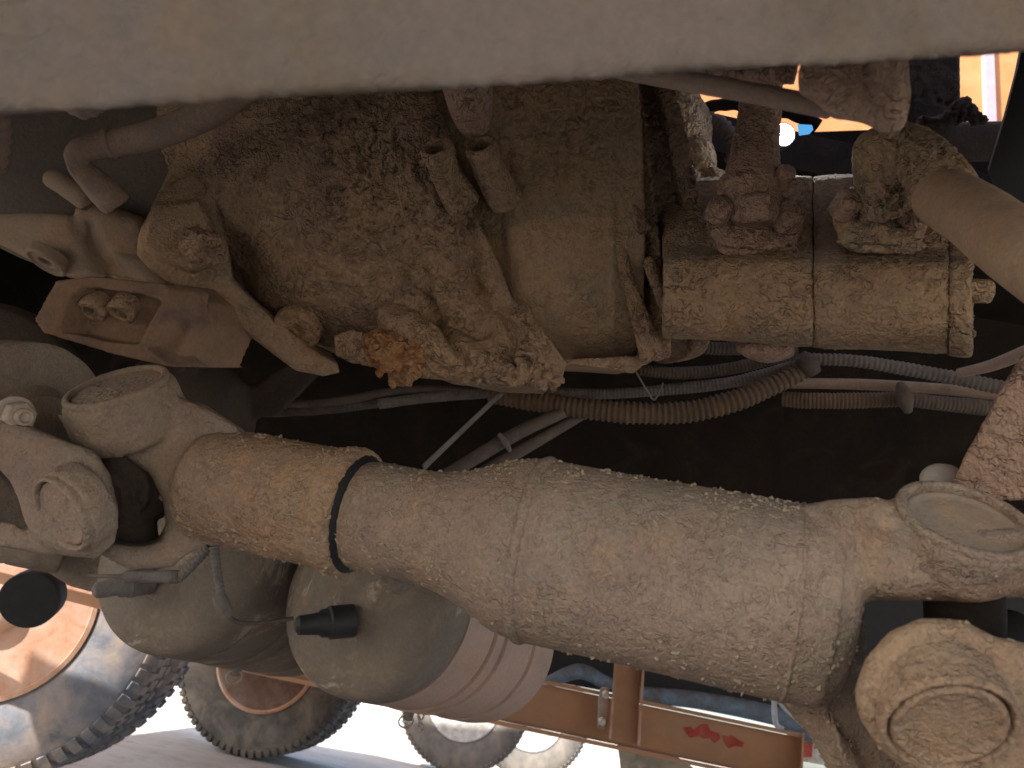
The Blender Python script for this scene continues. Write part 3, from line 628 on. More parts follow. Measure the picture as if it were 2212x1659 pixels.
# ------------------------------------------------------------------ hoses on the pump
def single(name, label, cat, g, mat, **k):
    o = build(name, g, mat, None, **k); return tag(o, label, cat)
t = thing('suction_pipe', 'mud-lumped upright pipe rising from the left port of the pump', 'pipe', S(1630, 480, .77))
g = G(); g.ptube([(1650, 100, .86, 42), (1642, 235, .83, 44), (1630, 330, .81, 50), (1626, 400, .79, 60), (1630, 440, .785, 54), (1635, 490, .78, 46)], 28); build('pipe', g, MT['purp'], t, vox=.0024, smooth=4, disp=crust(.0012, .003, 45, None, 110))
g = G(); g.lathe(S(1605, 375, .785) , (-up + .05 * rt), [(0, .020), (.008, .027), (.03, .028), (.034, .022)], 8); g.lathe(S(1628, 425, .765), (-up + .05 * rt), [(0, .018), (.004, .0235), (.02, .0235), (.026, .017)], 6); build('union_nut', g, MT['purp'], t, vox=.002, smooth=2, disp=crust(.0012, .002, 60, None, 111))
t = thing('delivery_hose', 'thick pale muddy hose bending down to the right edge from the pump', 'hose', S(1950, 400, .70))
g = G(); g.ptube([(2030, 420, .66, 62), (2110, 470, .60, 70), (2190, 530, .54, 78), (2300, 600, .48, 88), (2420, 660, .44, 98)], 32); build('hose', g, MT['ohose'], t, vox=.0026, smooth=3, disp=crust(.0006, .0015, 60, None, 112))
g = G(); g.ptube([(1905, 470, .72, 46), (1900, 400, .71, 50), (1895, 340, .71, 52), (1940, 315, .70, 52), (1995, 350, .68, 60), (2050, 425, .655, 68), (2065, 440, .65, 64)], 28); g.pball(1890, 330, .71, 50, 55, 50); g.pball(1985, 310, .70, 45, 30, 40); g.hexnut(S(1905, 455, .715), up, .026, .03)
build('elbow', g, MT['pump'], t, vox=.0024, smooth=3, disp=crust(.0024, .005, 40, None, 113))
# near rod and clamp at the top
t = thing('near_linkage_rod', 'blurred slanting rod with lumpy clamp just under the near rail at right', 'linkage rod', S(1700, 210, .5))
g = G(); g.ptube([(1290, 140, .50, 20), (1450, 170, .49, 21), (1600, 196, .48, 22), (1800, 235, .47, 24)], 24); build('rod', g, MT['hose'], t, vox=.0022, smooth=2, disp=crust(.0004, .001, 60, None, 120))
g = G(); g.pillow([(1720, 150), (1760, 100), (1960, 90), (1966, 210), (1950, 282), (1900, 290), (1870, 268), (1790, 262), (1765, 225), (1722, 205)], .45, .05, 26); g.ptube([(1925, 80, .44, 30), (1925, 262, .45, 32)], 20)
build('clamp', g, MT['purp'], t, vox=.003, smooth=8, disp=crust(.0008, .004, 40, None, 121))
single('upper_rod', 'thin muddy bar above the linkage rod, beside the orange gap', 'rod', G().ptube([(1250, 128, .56, 20), (1520, 150, .55, 22), (1720, 158, .54, 26)], 16), MT['purp'], vox=.0025, smooth=3, disp=crust(.0015, .003, 45, None, 122))
single('shift_pipe', 'tapered dusty pipe hanging down above two open stubs', 'pipe', G().ptube([(1005, 120, .78, 62), (1012, 200, .80, 52), (1022, 255, .82, 40), (1035, 285, .83, 26)], 24), MT['purp'], vox=.0024, smooth=2, disp=crust(.0009, .002, 50, None, 123))

# left hose and elbow
t = thing('breather_hose', 'smooth muddy hose with an angled elbow beside the bell housing', 'hose', S(300, 300, .85))
g = G(); g.ptube([(600, 110, .84, 36), (490, 215, .85, 35), (410, 262, .86, 33), (330, 292, .87, 31), (235, 312, .88, 29)], 28); build('hose', g, MT['hose'], t, vox=.0024, smooth=2, disp=crust(.0004, .001, 60, None, 130))
g = G(); g.ptube([(250, 308, .88, 32), (200, 318, .88, 28), (168, 332, .885, 25), (172, 362, .89, 24), (200, 390, .895, 30), (240, 430, .905, 34), (255, 446, .91, 30)], 24)
build('elbow', g, MT['hose'], t, vox=.0022, smooth=2, disp=crust(.0008, .0022, 45, None, 131))
g = G(); g.ptube([(232, 312, .88, 34), (246, 309, .88, 34)], 24); build('hose_clip', g, MT['hose'], t, vox=.0015, smooth=1)
single('short_stub', 'short plain stub pipe left of the elbow', 'pipe', G().ptube([(110, 385, .96, 20), (140, 400, .95, 23), (188, 432, .94, 25), (195, 438, .94, 20)], 20), MT['bell'], vox=.002, smooth=2, disp=crust(.0006, .001, 60, None, 132))

# ------------------------------------------------------------------ conduits
def conduit(label, pts, mat, pitch=.0075, amp=.11, name='corrugated_conduit', grp='corrugated conduits behind the gearbox'):
    A = crm(pts, 40); PP = [S(a[0], a[1], a[2]) for a in A]; rr = [px(a[3], a[2]) for a in A]
    L_ = [0]
    for i in range(1, len(PP)): L_.append(L_[-1] + (PP[i] - PP[i - 1]).length)
    n = int(L_[-1] / pitch * 5); s_ = np.linspace(0, L_[-1], n); C_ = np.array([list(p) for p in PP])
    X = [np.interp(s_, L_, C_[:, k]) for k in range(3)]; rad = np.interp(s_, L_, rr)
    w = np.tanh(2.2 * np.sin(2 * np.pi * s_ / pitch)) * .5 + .5
    rad = rad * (1 - amp * (1 - w)); P = [Vector((X[0][i], X[1][i], X[2][i])) for i in range(n)]
    g = G(); g.tube(P, list(rad), 20); o = build(name, g, mat, None, disp=lambda P, N: fbm(P * 35, 2, 7) * .0008); return tag(o, label, 'conduit', grp)
conduit('thickest brown corrugated conduit sagging below the gearbox', [(1060, 850, 1.22, 22), (1150, 866, 1.2, 23), (1260, 882, 1.18, 24), (1370, 892, 1.16, 25), (1480, 890, 1.15, 25), (1580, 868, 1.14, 25), (1665, 835, 1.14, 22), (1745, 795, 1.14, 20)], MT['condo'], .0088, .16)
conduit('thinner corrugated conduit just under the gearbox sump', [(820, 872, 1.28, 12), (930, 858, 1.26, 12), (1060, 848, 1.25, 13), (1200, 850, 1.24, 13), (1330, 850, 1.22, 12), (1480, 838, 1.2, 13), (1600, 822, 1.18, 13), (1740, 782, 1.16, 13)], MT['condg'], .0055)
conduit('pale grey conduit sloping down to the right bracket', [(1745, 775, 1.14, 14), (1850, 780, 1.12, 14), (1960, 798, 1.1, 15), (2070, 818, 1.08, 16), (2220, 850, 1.05, 17)], MT['condg'], .0068, .14)
conduit('orange-brown conduit length left of the clip, lowest at right', [(1690, 862, 1.2, 17), (1760, 866, 1.18, 18), (1850, 865, 1.16, 18), (1960, 862, 1.14, 18)], MT['condo'], .0055, .12)
conduit('brown conduit length right of the clip, lowest at right', [(1955, 862, 1.14, 17), (2040, 872, 1.13, 17), (2200, 888, 1.12, 18)], MT['cond'], .0055, .12)
conduit('dark conduit loop below the left end of the pump', [(1470, 700, 1.1, 14), (1480, 735, 1.1, 15), (1530, 752, 1.1, 15), (1620, 752, 1.1, 15), (1700, 745, 1.12, 15)], MT['cond'], .0055)
conduit('dim conduit between the pump and the two lower conduits', [(1380, 800, 1.2, 13), (1480, 806, 1.2, 14), (1600, 792, 1.2, 14), (1720, 760, 1.2, 14)], MT['cond'], .0055)
conduit('faint dark conduit passing left above the shaft sleeve', [(540, 888, 1.34, 14), (640, 886, 1.33, 14), (740, 878, 1.31, 13), (860, 862, 1.3, 13), (960, 846, 1.28, 12)], MT['cond'], .0055)
conduit('pale ribbed conduit at the left edge below the near rail', [(-30, 200, .8, 36), (-12, 270, .82, 36), (-22, 360, .84, 36)], MT['hose'], .011, .14, grp='ribbed conduits at upper left')
conduit('short pale ribbed sleeve tucked under the near rail at left', [(150, 215, .8, 26), (180, 232, .8, 26), (215, 215, .8, 26)], MT['hose'], .007, .14, grp='ribbed conduits at upper left')
conduit('light grey conduit right of the gearbox top, by the orange gap', [(1530, 255, 1.15, 16), (1565, 275, 1.14, 17), (1585, 315, 1.13, 17), (1580, 350, 1.13, 16)], MT['condg'], .009, .18)
conduit('dark ribbed hose arching over toward the bright light', [(1500, 240, 1.2, 13), (1560, 226, 1.2, 14), (1640, 228, 1.2, 15), (1720, 246, 1.2, 17), (1765, 275, 1.2, 20)], MT['dark'], .022, .1)
single('plain_hose', 'smooth hose between the two ribbed conduits at right', 'hose', G().ptube([(1700, 828, 1.2, 11), (1850, 830, 1.18, 12), (2000, 838, 1.16, 12), (2160, 852, 1.14, 13)], 14), MT['hose'])
single('plain_hose', 'smooth pale hose rising to the right edge beside the muddy bracket', 'hose', G().ptube([(2070, 806, 1.0, 10), (2140, 790, .97, 13), (2230, 755, .93, 16)], 14), MT['hose'])
single('plain_hose', 'soft dark hose among the conduits far left', 'hose', G().ptube([(560, 868, 1.3, 10), (660, 872, 1.3, 9), (760, 862, 1.29, 10), (880, 842, 1.27, 9), (1040, 846, 1.25, 9)], 14), MT['cond'])
for lb, a in (('tape wrap where the conduits meet under the pump', [(1728, 768, 1.13, 14), (1745, 785, 1.13, 22), (1760, 808, 1.13, 15)]), ('clip holding the orange-brown conduit', [(1944, 828, 1.12, 8), (1953, 858, 1.11, 18), (1962, 888, 1.12, 9)])):
    single('conduit_clip', lb, 'clip', G().ptube(a, 14), MT['cond'])
single('steel_strap', 'thin pale strap slanting down behind the shaft', 'strap', G().ptube([(1085, 848, 1.16, 7), (1030, 900, 1.1, 6.5), (915, 1010, 1.0, 8)], 8, sx=1, sy=.3), MT['condg'])
t = thing('hose_bundle', 'pair of tied dusty hoses slanting down behind the shaft', 'hoses', S(1100, 950, 1.12))
for a in ([(1240, 880, 1.2, 13), (1110, 940, 1.12, 15), (960, 1030, 1.05, 15)], [(1270, 890, 1.22, 10), (1140, 965, 1.14, 13), (1010, 1040, 1.08, 14)]): build('hose', G().ptube(a, 14), MT['cond'], t)
build('cable_tie', G().ptube([(1078, 938, 1.09, 5), (1092, 955, 1.085, 7), (1102, 975, 1.09, 5)], 8), MT['condg'], t)
single('thin_wire', 'thin grey wire hooked in a V below the gearbox corner', 'wire', G().ptube([(1372, 800, 1.0, 2), (1395, 840, 1.0, 2.2), (1410, 862, 1.0, 2.4), (1418, 858, 1.0, 2.2), (1432, 828, 1.02, 2)], 8), MT['condg'])

# ------------------------------------------------------------------ far rail and dark castings
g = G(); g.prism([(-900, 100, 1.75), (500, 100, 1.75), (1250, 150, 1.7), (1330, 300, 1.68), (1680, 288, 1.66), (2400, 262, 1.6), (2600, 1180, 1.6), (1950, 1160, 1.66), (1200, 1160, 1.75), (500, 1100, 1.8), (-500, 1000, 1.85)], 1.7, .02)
single('far_frame_rail', 'dark brown frame rail forming the shadowed back of the view', 'frame rail', g, MT['dark'])  # near-black colour stands in for shade that occlusion leaves too weak
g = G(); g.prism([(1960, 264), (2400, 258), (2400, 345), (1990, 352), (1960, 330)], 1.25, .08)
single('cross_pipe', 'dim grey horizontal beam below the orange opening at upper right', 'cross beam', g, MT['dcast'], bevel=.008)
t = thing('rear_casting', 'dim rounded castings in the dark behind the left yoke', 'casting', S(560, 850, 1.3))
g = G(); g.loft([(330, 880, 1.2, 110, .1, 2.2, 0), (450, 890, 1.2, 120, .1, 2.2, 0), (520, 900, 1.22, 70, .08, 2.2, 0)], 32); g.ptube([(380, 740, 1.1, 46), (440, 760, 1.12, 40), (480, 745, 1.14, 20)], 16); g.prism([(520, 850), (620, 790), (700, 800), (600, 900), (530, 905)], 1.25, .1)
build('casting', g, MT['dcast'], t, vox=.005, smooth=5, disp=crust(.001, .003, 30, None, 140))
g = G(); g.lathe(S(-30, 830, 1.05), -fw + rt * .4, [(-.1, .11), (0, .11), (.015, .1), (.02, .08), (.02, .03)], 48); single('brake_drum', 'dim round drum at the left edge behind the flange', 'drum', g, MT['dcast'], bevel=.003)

# right muddy bracket with the stone
g = G(); g.prism([(2300, 700, .60), (2212, 765, .60), (2165, 830, .61), (2120, 920, .62), (2085, 985, .63), (2058, 1045, .64), (2080, 1075, .64), (2300, 1090, .60)], .62, .06)
single('muddy_bracket', 'pitted mud-plastered bracket at the right edge above the fork', 'bracket', g, MT['purp'], vox=.0024, smooth=5, disp=crust(.0016, .002, 45, None, 150))
single('pale_stone', 'small pale stone wedged against the muddy bracket', 'stone', G().ball(S(2035, 1035, .68), px(46, .68), px(34, .68), px(30, .68)), MT['stone'], vox=.002, smooth=2, disp=crust(.0003, .003, 30, None, 151))

# upper right opening
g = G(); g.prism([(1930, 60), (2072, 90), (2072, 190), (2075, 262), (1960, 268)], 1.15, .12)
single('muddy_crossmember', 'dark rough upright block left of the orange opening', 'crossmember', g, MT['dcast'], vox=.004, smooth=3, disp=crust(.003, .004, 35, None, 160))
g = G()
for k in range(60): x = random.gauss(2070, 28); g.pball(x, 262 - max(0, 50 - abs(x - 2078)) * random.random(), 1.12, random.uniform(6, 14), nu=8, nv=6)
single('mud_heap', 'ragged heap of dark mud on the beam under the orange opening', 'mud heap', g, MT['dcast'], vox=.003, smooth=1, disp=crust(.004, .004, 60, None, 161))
g = G(); g.prism([(2214, 60), (2196, 150), (2170, 250), (2134, 370), (2150, 410), (2212, 440), (2400, 460), (2400, 60)], .95, .1, (S(2130, 280, 1) - CAM).normalized())
single('black_support', 'black upright support cutting into the upper right corner', 'support', g, MT['black'], bevel=.004)
def panel(pts, d, name, label, mats):
    t = thing(name, label, 'panel', S(pts[0][0], pts[0][1], d)); build('sheet', G().prism(pts, d, .01), mats[0], t); return t
OG = 2.2
tb = thing('orange_truck_body', 'sunlit orange body side of the neighbouring truck seen through the upper right openings', 'truck body', (0, 2.1, 1.75))
g = G(); g.box((.3, 3.7, 2.5), Vector((3.2, 0, 0)), Vector((0, 1.55, 0)), Vector((0, 0, .78))); build('body_shell', g, MT['orangel'], tb)
for x in (-2.4, -1.2, 0, .62, 1.47, 2.6): build('edge_strip', G().box((x, 2.14, 2.5), Vector((.018, 0, 0)), Vector((0, .012, 0)), Vector((0, 0, .77))), MT['lavender'], tb)
lm = thing('work_lamp', 'small brilliant white lamp added for a sun glint between the pipes', 'lamp', S(1690, 293, 1.0))  # glowing disc added in place of the sun glinting through a gap
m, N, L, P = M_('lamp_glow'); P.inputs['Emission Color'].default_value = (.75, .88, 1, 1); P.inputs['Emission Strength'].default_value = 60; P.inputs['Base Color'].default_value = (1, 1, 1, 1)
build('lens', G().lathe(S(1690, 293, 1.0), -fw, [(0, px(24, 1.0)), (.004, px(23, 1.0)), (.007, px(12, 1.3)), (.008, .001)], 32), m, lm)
m, N, L, P = M_('blue_lens_glow'); P.inputs['Emission Color'].default_value = (.10, .42, .85, 1); P.inputs['Emission Strength'].default_value = .22; P.inputs['Base Color'].default_value = (.1, .3, .6, 1)  # blue glow added in place of a patch of open sky
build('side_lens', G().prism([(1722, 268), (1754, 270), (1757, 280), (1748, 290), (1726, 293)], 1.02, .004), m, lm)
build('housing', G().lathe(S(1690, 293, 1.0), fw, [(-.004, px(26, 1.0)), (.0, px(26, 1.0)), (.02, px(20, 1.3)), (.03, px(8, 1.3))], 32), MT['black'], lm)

# ------------------------------------------------------------------ AIR TANKS
def tank(name, c0, c1, r, label, mats, seed, bands=(.28, .40, .74)):
    a, b_ = S(*c0), S(*c1); ax = (b_ - a).normalized(); Lg = (b_ - a).length; t = thing(name, label, 'air tank', a, 'air tanks behind the shaft')
    dome = [(-.062 * math.cos(q) * r / .15, r * math.sin(q)) for q in np.linspace(.02, math.pi / 2, 16)]
    g = G(); g.lathe(a, ax, dome + [(.02, r), (.05, r), (.052, r * .985), (.06, r * .985)], 128)
    def dd(P, N): return fbm(P * 30, 3, seed) * .0006 - .004 * np.exp(-np.sum((P - np.array(a) + .02) ** 2, 1) / .002) * 0
    build('end_dome', g, mats[0], t, disp=dd)
    g = G(); pr = [(.058, r)]
    for f_ in bands: q = .06 + (Lg - .06) * f_; pr += [(q - .011, r), (q - .010, r * .955), (q - .002, r * .955), (q, r * 1.015), (q + .012, r * 1.015), (q + .014, r)]
    pr += [(Lg - .05, r), (Lg - .045, r * 1.015), (Lg - .03, r * 1.015), (Lg - .028, r)] + [(Lg + .05 * math.sin(q), r * math.cos(q)) for q in np.linspace(0, 1.5, 10)]
    g.lathe(a, ax, pr, 128); build('shell', g, mats[1], t); return t, a, ax
tA, aA, xA = tank('air_tank', (800, 1292, 1.25), (1045, 1388, 1.62), .152, 'nearer air tank, grey dome and pinkish banded shell, below the shaft', (MT['tank'], MT['tankp']), 5)
tB, aB, xB = tank('air_tank', (398, 1212, 1.30), (640, 1300, 1.68), .150, 'left grey air tank partly behind the sleeve and the nearer tank', (MT['tank'], MT['tank']), 6)
def port(t, x, y, d, ax, r, m):
    g = G(); c = S(x, y, d); ax = Vector(ax).normalized(); g.lathe(c, ax, [(-.035, r * 1.5), (0, r * 1.5), (.003, r * 1.3), (.012, r * 1.25), (.016, r), (.045, r * .85), (.05, r * .5)], 20); build('port_fitting', g, m, t)
port(tA, 712, 1345, 1.155, (-rt * .85 - fw * .45 + up * .05), .016, MT['blk2']); port(tA, 868, 1248, 1.12, -fw, .013, MT['tank']); port(tB, 275, 1262, 1.2, (-rt * .6 - fw * .8), .014, MT['condg'])
def drain(t, x, y, d):
    g = G(); g.lathe(S(x, y, d), -Vector((0, 0, 1)), [(-.02, .02), (0, .016), (.006, .010), (.018, .009), (.02, .004)], 14); o = build('drain_valve', g, MT['condg'], t)
    g = G(); c = S(x - 8, y + 26, d - .01); n = 24; g.tube([c + (rt * math.cos(2 * math.pi * k / n) + up * math.sin(2 * math.pi * k / n) * .9 + fw * .3 * math.cos(2 * math.pi * k / n)) * px(15, d) for k in range(n + 1)], .0016, 8); build('pull_ring', g, MT['wire'], o)
drain(tB, 514, 1436, 1.42); drain(tA, 885, 1532, 1.45)
t = thing('drain_chain', 'short chain dangling beside the drain ring under the nearer tank', 'chain', S(907, 1530, 1.45))
for k in range(4):
    c = S(906 + (k % 2) * 3, 1532 + 13 * k, 1.45); q = rt if k % 2 else fw; g = G(); g.tube([c + (q * math.cos(a) * .0055 + up * math.sin(a) * .0085) for a in np.linspace(0, 2 * math.pi, 15)], .0017, 6); build('link', g, MT['wire'], t)
# sensor cables on the tanks
t = thing('sensor_cable', 'grey plug connector with ribbed cable running up under the yoke', 'cable', S(300, 1240, 1.05))
build('plug', G().ptube([(272, 1246, 1.05, 12), (330, 1246, 1.05, 13), (375, 1246, 1.05, 15), (388, 1246, 1.05, 13)], 14), MT['condg'], t)
build('rod', G().ptube([(192, 1242, 1.05, 7), (205, 1244, 1.05, 5), (280, 1246, 1.05, 4)], 10), MT['condg'], t)
conduit('short ribbed cable sleeve rising from the left plug', [(385, 1250, 1.05, 11), (415, 1222, 1.05, 11), (452, 1182, 1.05, 11)], MT['condg'], .006, .22, grp='ribbed cable sleeves by the tanks')
conduit('upright ribbed cable sleeve between the two tanks', [(462, 1180, 1.05, 12), (468, 1225, 1.05, 11), (478, 1290, 1.05, 10)], MT['condg'], .006, .2, grp='ribbed cable sleeves by the tanks')
t = thing('sensor_plug', 'grey two-part cable plug between the tanks with curved lead', 'cable plug', S(480, 1310, 1.05))
build('plug', G().ptube([(470, 1285, 1.05, 13), (478, 1300, 1.05, 16), (488, 1322, 1.05, 15), (494, 1334, 1.05, 11)], 12), MT['condg'], t)
build('lead', G().ptube([(493, 1332, 1.05, 5), (520, 1346, 1.06, 4.5), (570, 1345, 1.08, 4.5), (632, 1336, 1.12, 5)], 10), MT['cond'], t)

# ------------------------------------------------------------------ WHEELS
def tyre(c, ax, r, w, rim, nb=72):
    g = G(); ax = ax.normalized()
    pr = [(-w * .42, rim), (-w * .47, rim * 1.08), (-w * .5, (rim + r) / 2), (-w * .485, r * .90), (-w * .44, r * .955), (-w * .38, r * .975), (w * .38, r * .975), (w * .44, r * .955), (w * .485, r * .90), (w * .5, (rim + r) / 2), (w * .47, rim * 1.08), (w * .42, rim), (0, rim * .96)]
    x = ax.orthogonal().normalized(); y = ax.cross(x); seg = 96; P = lambda h, q, a: c + ax * h + (x * math.cos(a) + y * math.sin(a)) * q
    g.rings([[P(h, q, 2 * math.pi * k / seg) for k in range(seg)] for h, q in pr], caps=False, closed=True)
    for k in range(nb):
        a0 = 2 * math.pi * k / nb; da = 2 * math.pi / nb * .29
        for s_ in (-1, 1):
            off = 0 if s_ > 0 else math.pi / nb
            for (h0, h1, q0, q1) in ((.20, .50, .93, 1.0),):
                v = []
                for h, q, e in ((h0, .955, 1), (h0, 1.0, 1), (.42, .995, 1), (.475, .965, 1.1), (.495, .925, 1.1), (.44, .91, 1.1)):
                    v += [P(s_ * w * h, r * q, a0 + off - da * e), P(s_ * w * h, r * q, a0 + off + da * e)]
                n = 6; f = [(2 * i, 2 * i + 1, 2 * ((i + 1) % n) + 1, 2 * ((i + 1) % n)) for i in range(n)] + [tuple(2 * i for i in range(n)), tuple(2 * i + 1 for i in range(n - 1, -1, -1))]
                g.add(v, f)
        v = []
        for h in (-.14, .14):
            for q in (.955, .995):
                for e in (-1, 1): v.append(P(w * h + .02 * (k % 2) * w, r * q, a0 + da * e * .9))
        g.add(v, [(0, 1, 3, 2), (4, 6, 7, 5), (0, 4, 5, 1), (2, 3, 7, 6), (0, 2, 6, 4), (1, 5, 7, 3)])
    return g
def wheel(name, label, c, ax, ntyre, mt, mr, grp, me=None, r=.51, w=.27, gap=.07, rim=.275):
    t = thing(name, label, 'wheel', Vector((c.x, c.y, 0)), grp); ax = ax.normalized(); h = w / 2
    for k in range(ntyre):
        cc = c + ax * k * (w + gap)
        build('tyre', tyre(cc, ax, r, w, rim), mt, t)
        g = G(); s_ = -1 if k == 0 else -1
        g.lathe(cc, ax, [(-h * .95, rim * 1.03), (-h * .97, rim * .98), (-h * .85, rim * .93), (-h * .8, rim * .86), (h * .2, rim * .84), (h * .3, rim * .78), (h * .34, .16), (h * .1, .13), (h * .1, .01), (h * .5, .01), (h * .6, .2), (h * .6, rim * .86), (h * .95, rim * .98)], 64)
        rm = build('rim', g, mr, t)
        if me and k == 0: build('rim_edge', G().lathe(cc, ax, [(-h * .96, rim * 1.04), (-h * 1.0, rim * 1.0), (-h * .9, rim * .92), (-h * .85, rim * .95)], 64, caps=False), me, rm)
        if k == 0:
            x = ax.orthogonal().normalized(); y = ax.cross(x)
            for j in range(10):
                a = 2 * math.pi * j / 10; g = G(); g.hexnut(cc + ax * h * .34 + (x * math.cos(a) + y * math.sin(a)) * .19, -ax, .017, .03); build('wheel_nut', g, mr, rm)
    g = G(); g.lathe(c, -ax, [(-.05, .12), (.06, .115), (.09, .1), (.14, .085), (.15, .07), (.15, .001)], 32); build('hub', g, mr, t); return t
def gp_(x, y, d, z):
    p = S(x, y, d); p.z = z; return p
W1 = gp_(30, 1310, 2.5, .51); W2 = gp_(590, 1430, 4.6, .51); AXL = Vector((.06, 1, 0)).normalized()
wheel('dual_wheel', 'big muddy dual wheel with rusty orange rim at lower left', W1, Vector((-.12, 1, 0)), 2, MT['tyre'], MT['rimo'], 'truck wheels standing on the ground')
wheel('dual_wheel', 'grey dual wheel with dark rusty rim, second from the left', W2, AXL, 2, MT['tyre3'], MT['rimd'], 'truck wheels standing on the ground', MT['rimo'])
wheel('truck_wheel', 'white-rimmed sunlit wheel below the nearer air tank', gp_(1010, 1500, 6.3, .51), AXL, 1, MT['tyre2'], MT['rimw'], 'truck wheels standing on the ground')
wheel('truck_wheel', 'grey wheel to the right of the white-rimmed one, behind the orange beam', gp_(1155, 1520, 7.2, .51), AXL, 1, MT['tyre2'], MT['rimw'], 'truck wheels standing on the ground')
g = G(); g.tube([W2 - AXL * .1 + Vector((-.25, 0, .12)), W2 - AXL * 1.3 + Vector((-.25, 0, .12))], .2, 24); single('rear_axle', 'dark round axle drum left of the second wheel', 'axle', g, MT['dark'])
g = G(); g.lathe(S(62, 1296, 1.9), -fw + rt * .2, [(-.06, .066), (-.02, .068), (0, .068), (.003, .066), (.003, .001)], 48); single('black_canister', 'matt black round canister end in front of the orange rim', 'canister', g, MT['black'])
t = thing('spring_hanger', 'dim muddy hanger and cross pipe left of the left tank', 'hanger', S(120, 1220, 1.3))
g = G(); g.prism([(125, 1190), (260, 1195), (300, 1290), (250, 1290), (150, 1265), (95, 1230)], 1.35, .05); 
build('hanger_body', g, MT['tank'], t, vox=.004, smooth=3, disp=crust(.001, .003, 40, None, 170))

g = G().ptube([(-60, 1150, 1.3, 46), (60, 1180, 1.3, 46), (140, 1200, 1.32, 40)], 20)
build('cross_pipe', g, MT['tank'], t, vox=.004, smooth=3, disp=crust(.001, .003, 40, None, 171))

# ------------------------------------------------------------------ orange beam and the truck behind
bz = lambda x: 2.25
def bl(x, off): return 1268 + .2085 * (x - 130) + off       # beam lines follow the level
t = thing('orange_beam', 'orange steel channel beam with red paint patches crossing behind the tanks', 'beam', S(1300, 1500, 2.25))
def seg_(o0, o1, d0, th, x0=60, x1=1733): return [(x0, bl(x0, o0), d0), (x1, bl(x1, o0), d0), (x1, bl(x1, o1), d0), (x0, bl(x0, o1), d0)], th
HT = 92
X0, X1 = 520, 1733
def ob(name, o0, o1, d0, th, mat): p, th = seg_(o0, o1, d0, th, X0, X1); return build(name, G().prism(p, d0, th), mat, t)
ob('web', -8, HT - 2, 2.32, .01, MT['orange']); ob('upper_flange', -18, -9, 2.25, .08, MT['orange']); ob('lower_flange', HT - 1, HT + 9, 2.25, .08, MT['orange'])
build('end_plate', G().prism([(1733, bl(1733, -20)), (1738, bl(1738, -20)), (1732, bl(1738, 120)), (1727, bl(1733, 120))], 2.24, .09), MT['orange'], t)
for pts in (((1476, 1572), (1492, 1570), (1500, 1578), (1514, 1566), (1528, 1564), (1534, 1578), (1552, 1584), (1556, 1596), (1544, 1606), (1534, 1594), (1520, 1596), (1508, 1590), (1490, 1594), (1484, 1584)), ((1560, 1588), (1574, 1592), (1580, 1588), (1596, 1598), (1608, 1604), (1604, 1614), (1586, 1612), (1574, 1616), (1566, 1604))):
    build('paint_patch', G().prism(pts, 2.316, .002), MT['redm'], t)
single('tan_side_bar', 'thin tan bar behind the black canister at lower left', 'bar', G().prism([(-200, 1186), (60, 1250), (300, 1310), (560, 1378), (560, 1404), (300, 1338), (60, 1276), (-200, 1212)], 2.28, .03), MT['orange'], bevel=.003)
p = thing('orange_post', 'upright orange flanged post standing against the orange beam', 'post', S(1360, 1590, 2.2))
build('post_web', G().prism([(1338, 1330), (1390, 1330), (1376, 1608), (1320, 1596)], 2.215, .01), MT['orange'], p)
build('post_flange', G().prism([(1334, 1330), (1339, 1330), (1321, 1598), (1315, 1597)], 2.17, .06), MT['rimo'], p)
build('post_flange', G().prism([(1393, 1330), (1399, 1330), (1383, 1612), (1377, 1610)], 2.17, .06), MT['rimo'], p)
q = thing('bolt_bracket', 'pale bracket with two bolt heads left of the orange post', 'bracket', S(1302, 1530, 2.2))
build('plate', G().prism([(1296, 1488), (1302, 1483), (1316, 1486), (1312, 1560), (1306, 1577), (1290, 1572), (1292, 1510)], 2.22, .02), MT['metal'], q, bevel=.003)
for (x, y) in ((1308, 1498), (1300, 1556)): build('bolt_head', G().hexnut(S(x, y, 2.22), -fw, .011, .014), MT['white'], q)
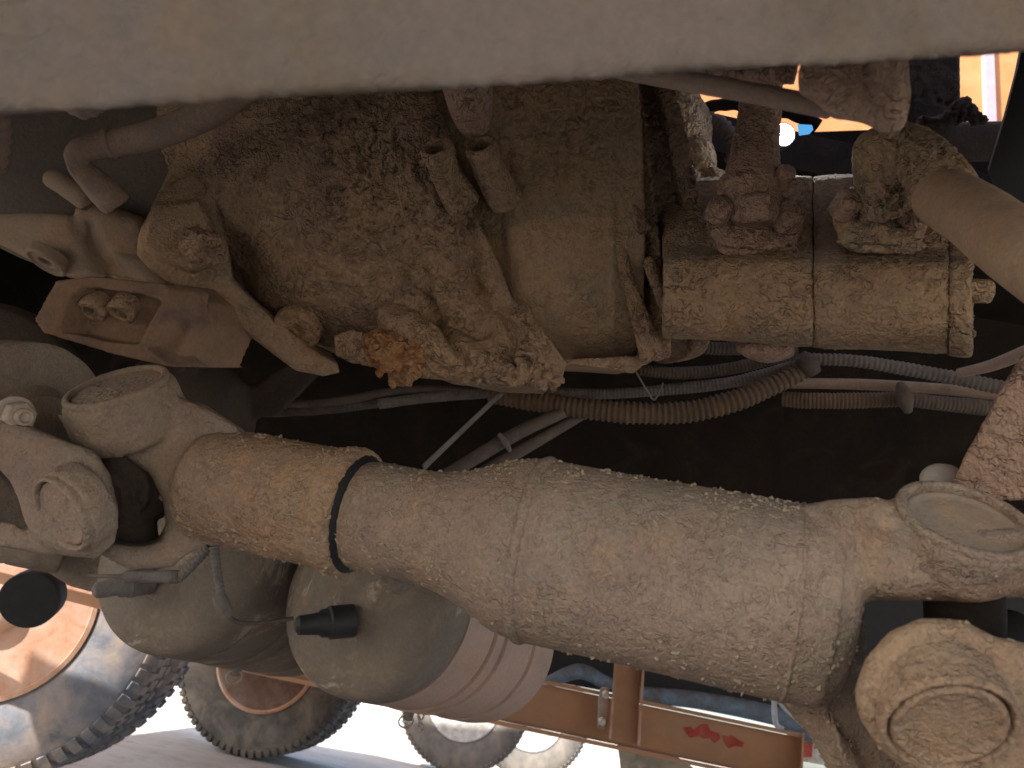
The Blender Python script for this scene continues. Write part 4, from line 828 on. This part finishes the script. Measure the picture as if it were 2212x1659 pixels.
single('mud_guard', 'muddy guard plate with small holes hanging below the orange beam', 'guard', G().prism([(1332, 1600), (1420, 1605), (1560, 1700), (1560, 1760), (1350, 1760), (1338, 1640)], 2.4, .01), MT['guard'])
t = thing('reflector_bar', 'white and red striped side bar beyond the end of the orange beam', 'side bar', S(1850, 1630, 3.0))
def rb(x): return 1597 + .24 * (x - 1735)
build('bar', G().prism([(1700, rb(1700)), (1960, rb(1960)), (1958, rb(1960) + 34), (1700, rb(1700) + 50)], 3.0, .05), MT['white'], t)
build('top_rail', G().prism([(1700, rb(1700) - 12), (1960, rb(1960) - 10), (1960, rb(1960) + 2), (1700, rb(1700) + 4)], 2.97, .09), MT['blue'], t)
for x0, x1 in ((1734, 1756), (1900, 1962)): build('red_stripe', G().prism([(x0, rb(x0) + 6), (x1, rb(x1) + 4), (x1 - 2, rb(x1) + 33), (x0, rb(x0) + 40)], 2.995, .004), MT['redm'], t)
t = thing('far_truck_chassis', 'dark blue-black truck chassis seen between the shaft and the orange beam', 'truck chassis', S(1500, 1480, 4))
build('side_rail', G().prism([(1100, 1300), (1700, 1380), (1850, 1250), (2500, 1240), (2500, 1700), (1760, 1600), (1650, 1560), (1210, 1475), (1100, 1455)], 4.0, .1), MT['black'], t)
build('cylinder', G().ptube([(1370, 1500, 3.6, 17), (1500, 1512, 3.6, 18), (1640, 1538, 3.6, 20), (1760, 1570, 3.6, 20)], 20), MT['blue'], t)
build('bracket', G().ptube([(1180, 1475, 3.7, 12), (1250, 1450, 3.7, 16), (1300, 1470, 3.7, 14), (1330, 1480, 3.7, 10)], 14), MT['blue'], t)
t = thing('cable_loom', 'bundle of pale blue-grey cables below the right fork', 'cables', S(1740, 1560, 2.6))
for k, a in enumerate(([(1672, 1500), (1675, 1560), (1690, 1575)], [(1672, 1503), (1720, 1550), (1800, 1590), (1900, 1650), (2000, 1690)], [(1680, 1500), (1735, 1540), (1810, 1580), (1920, 1640), (2000, 1670)], [(1690, 1512), (1730, 1560), (1790, 1600), (1900, 1668)])):
    build('cable', G().ptube([(x, y, 2.6, 6) for x, y in a], 10), MT['cable'], t)
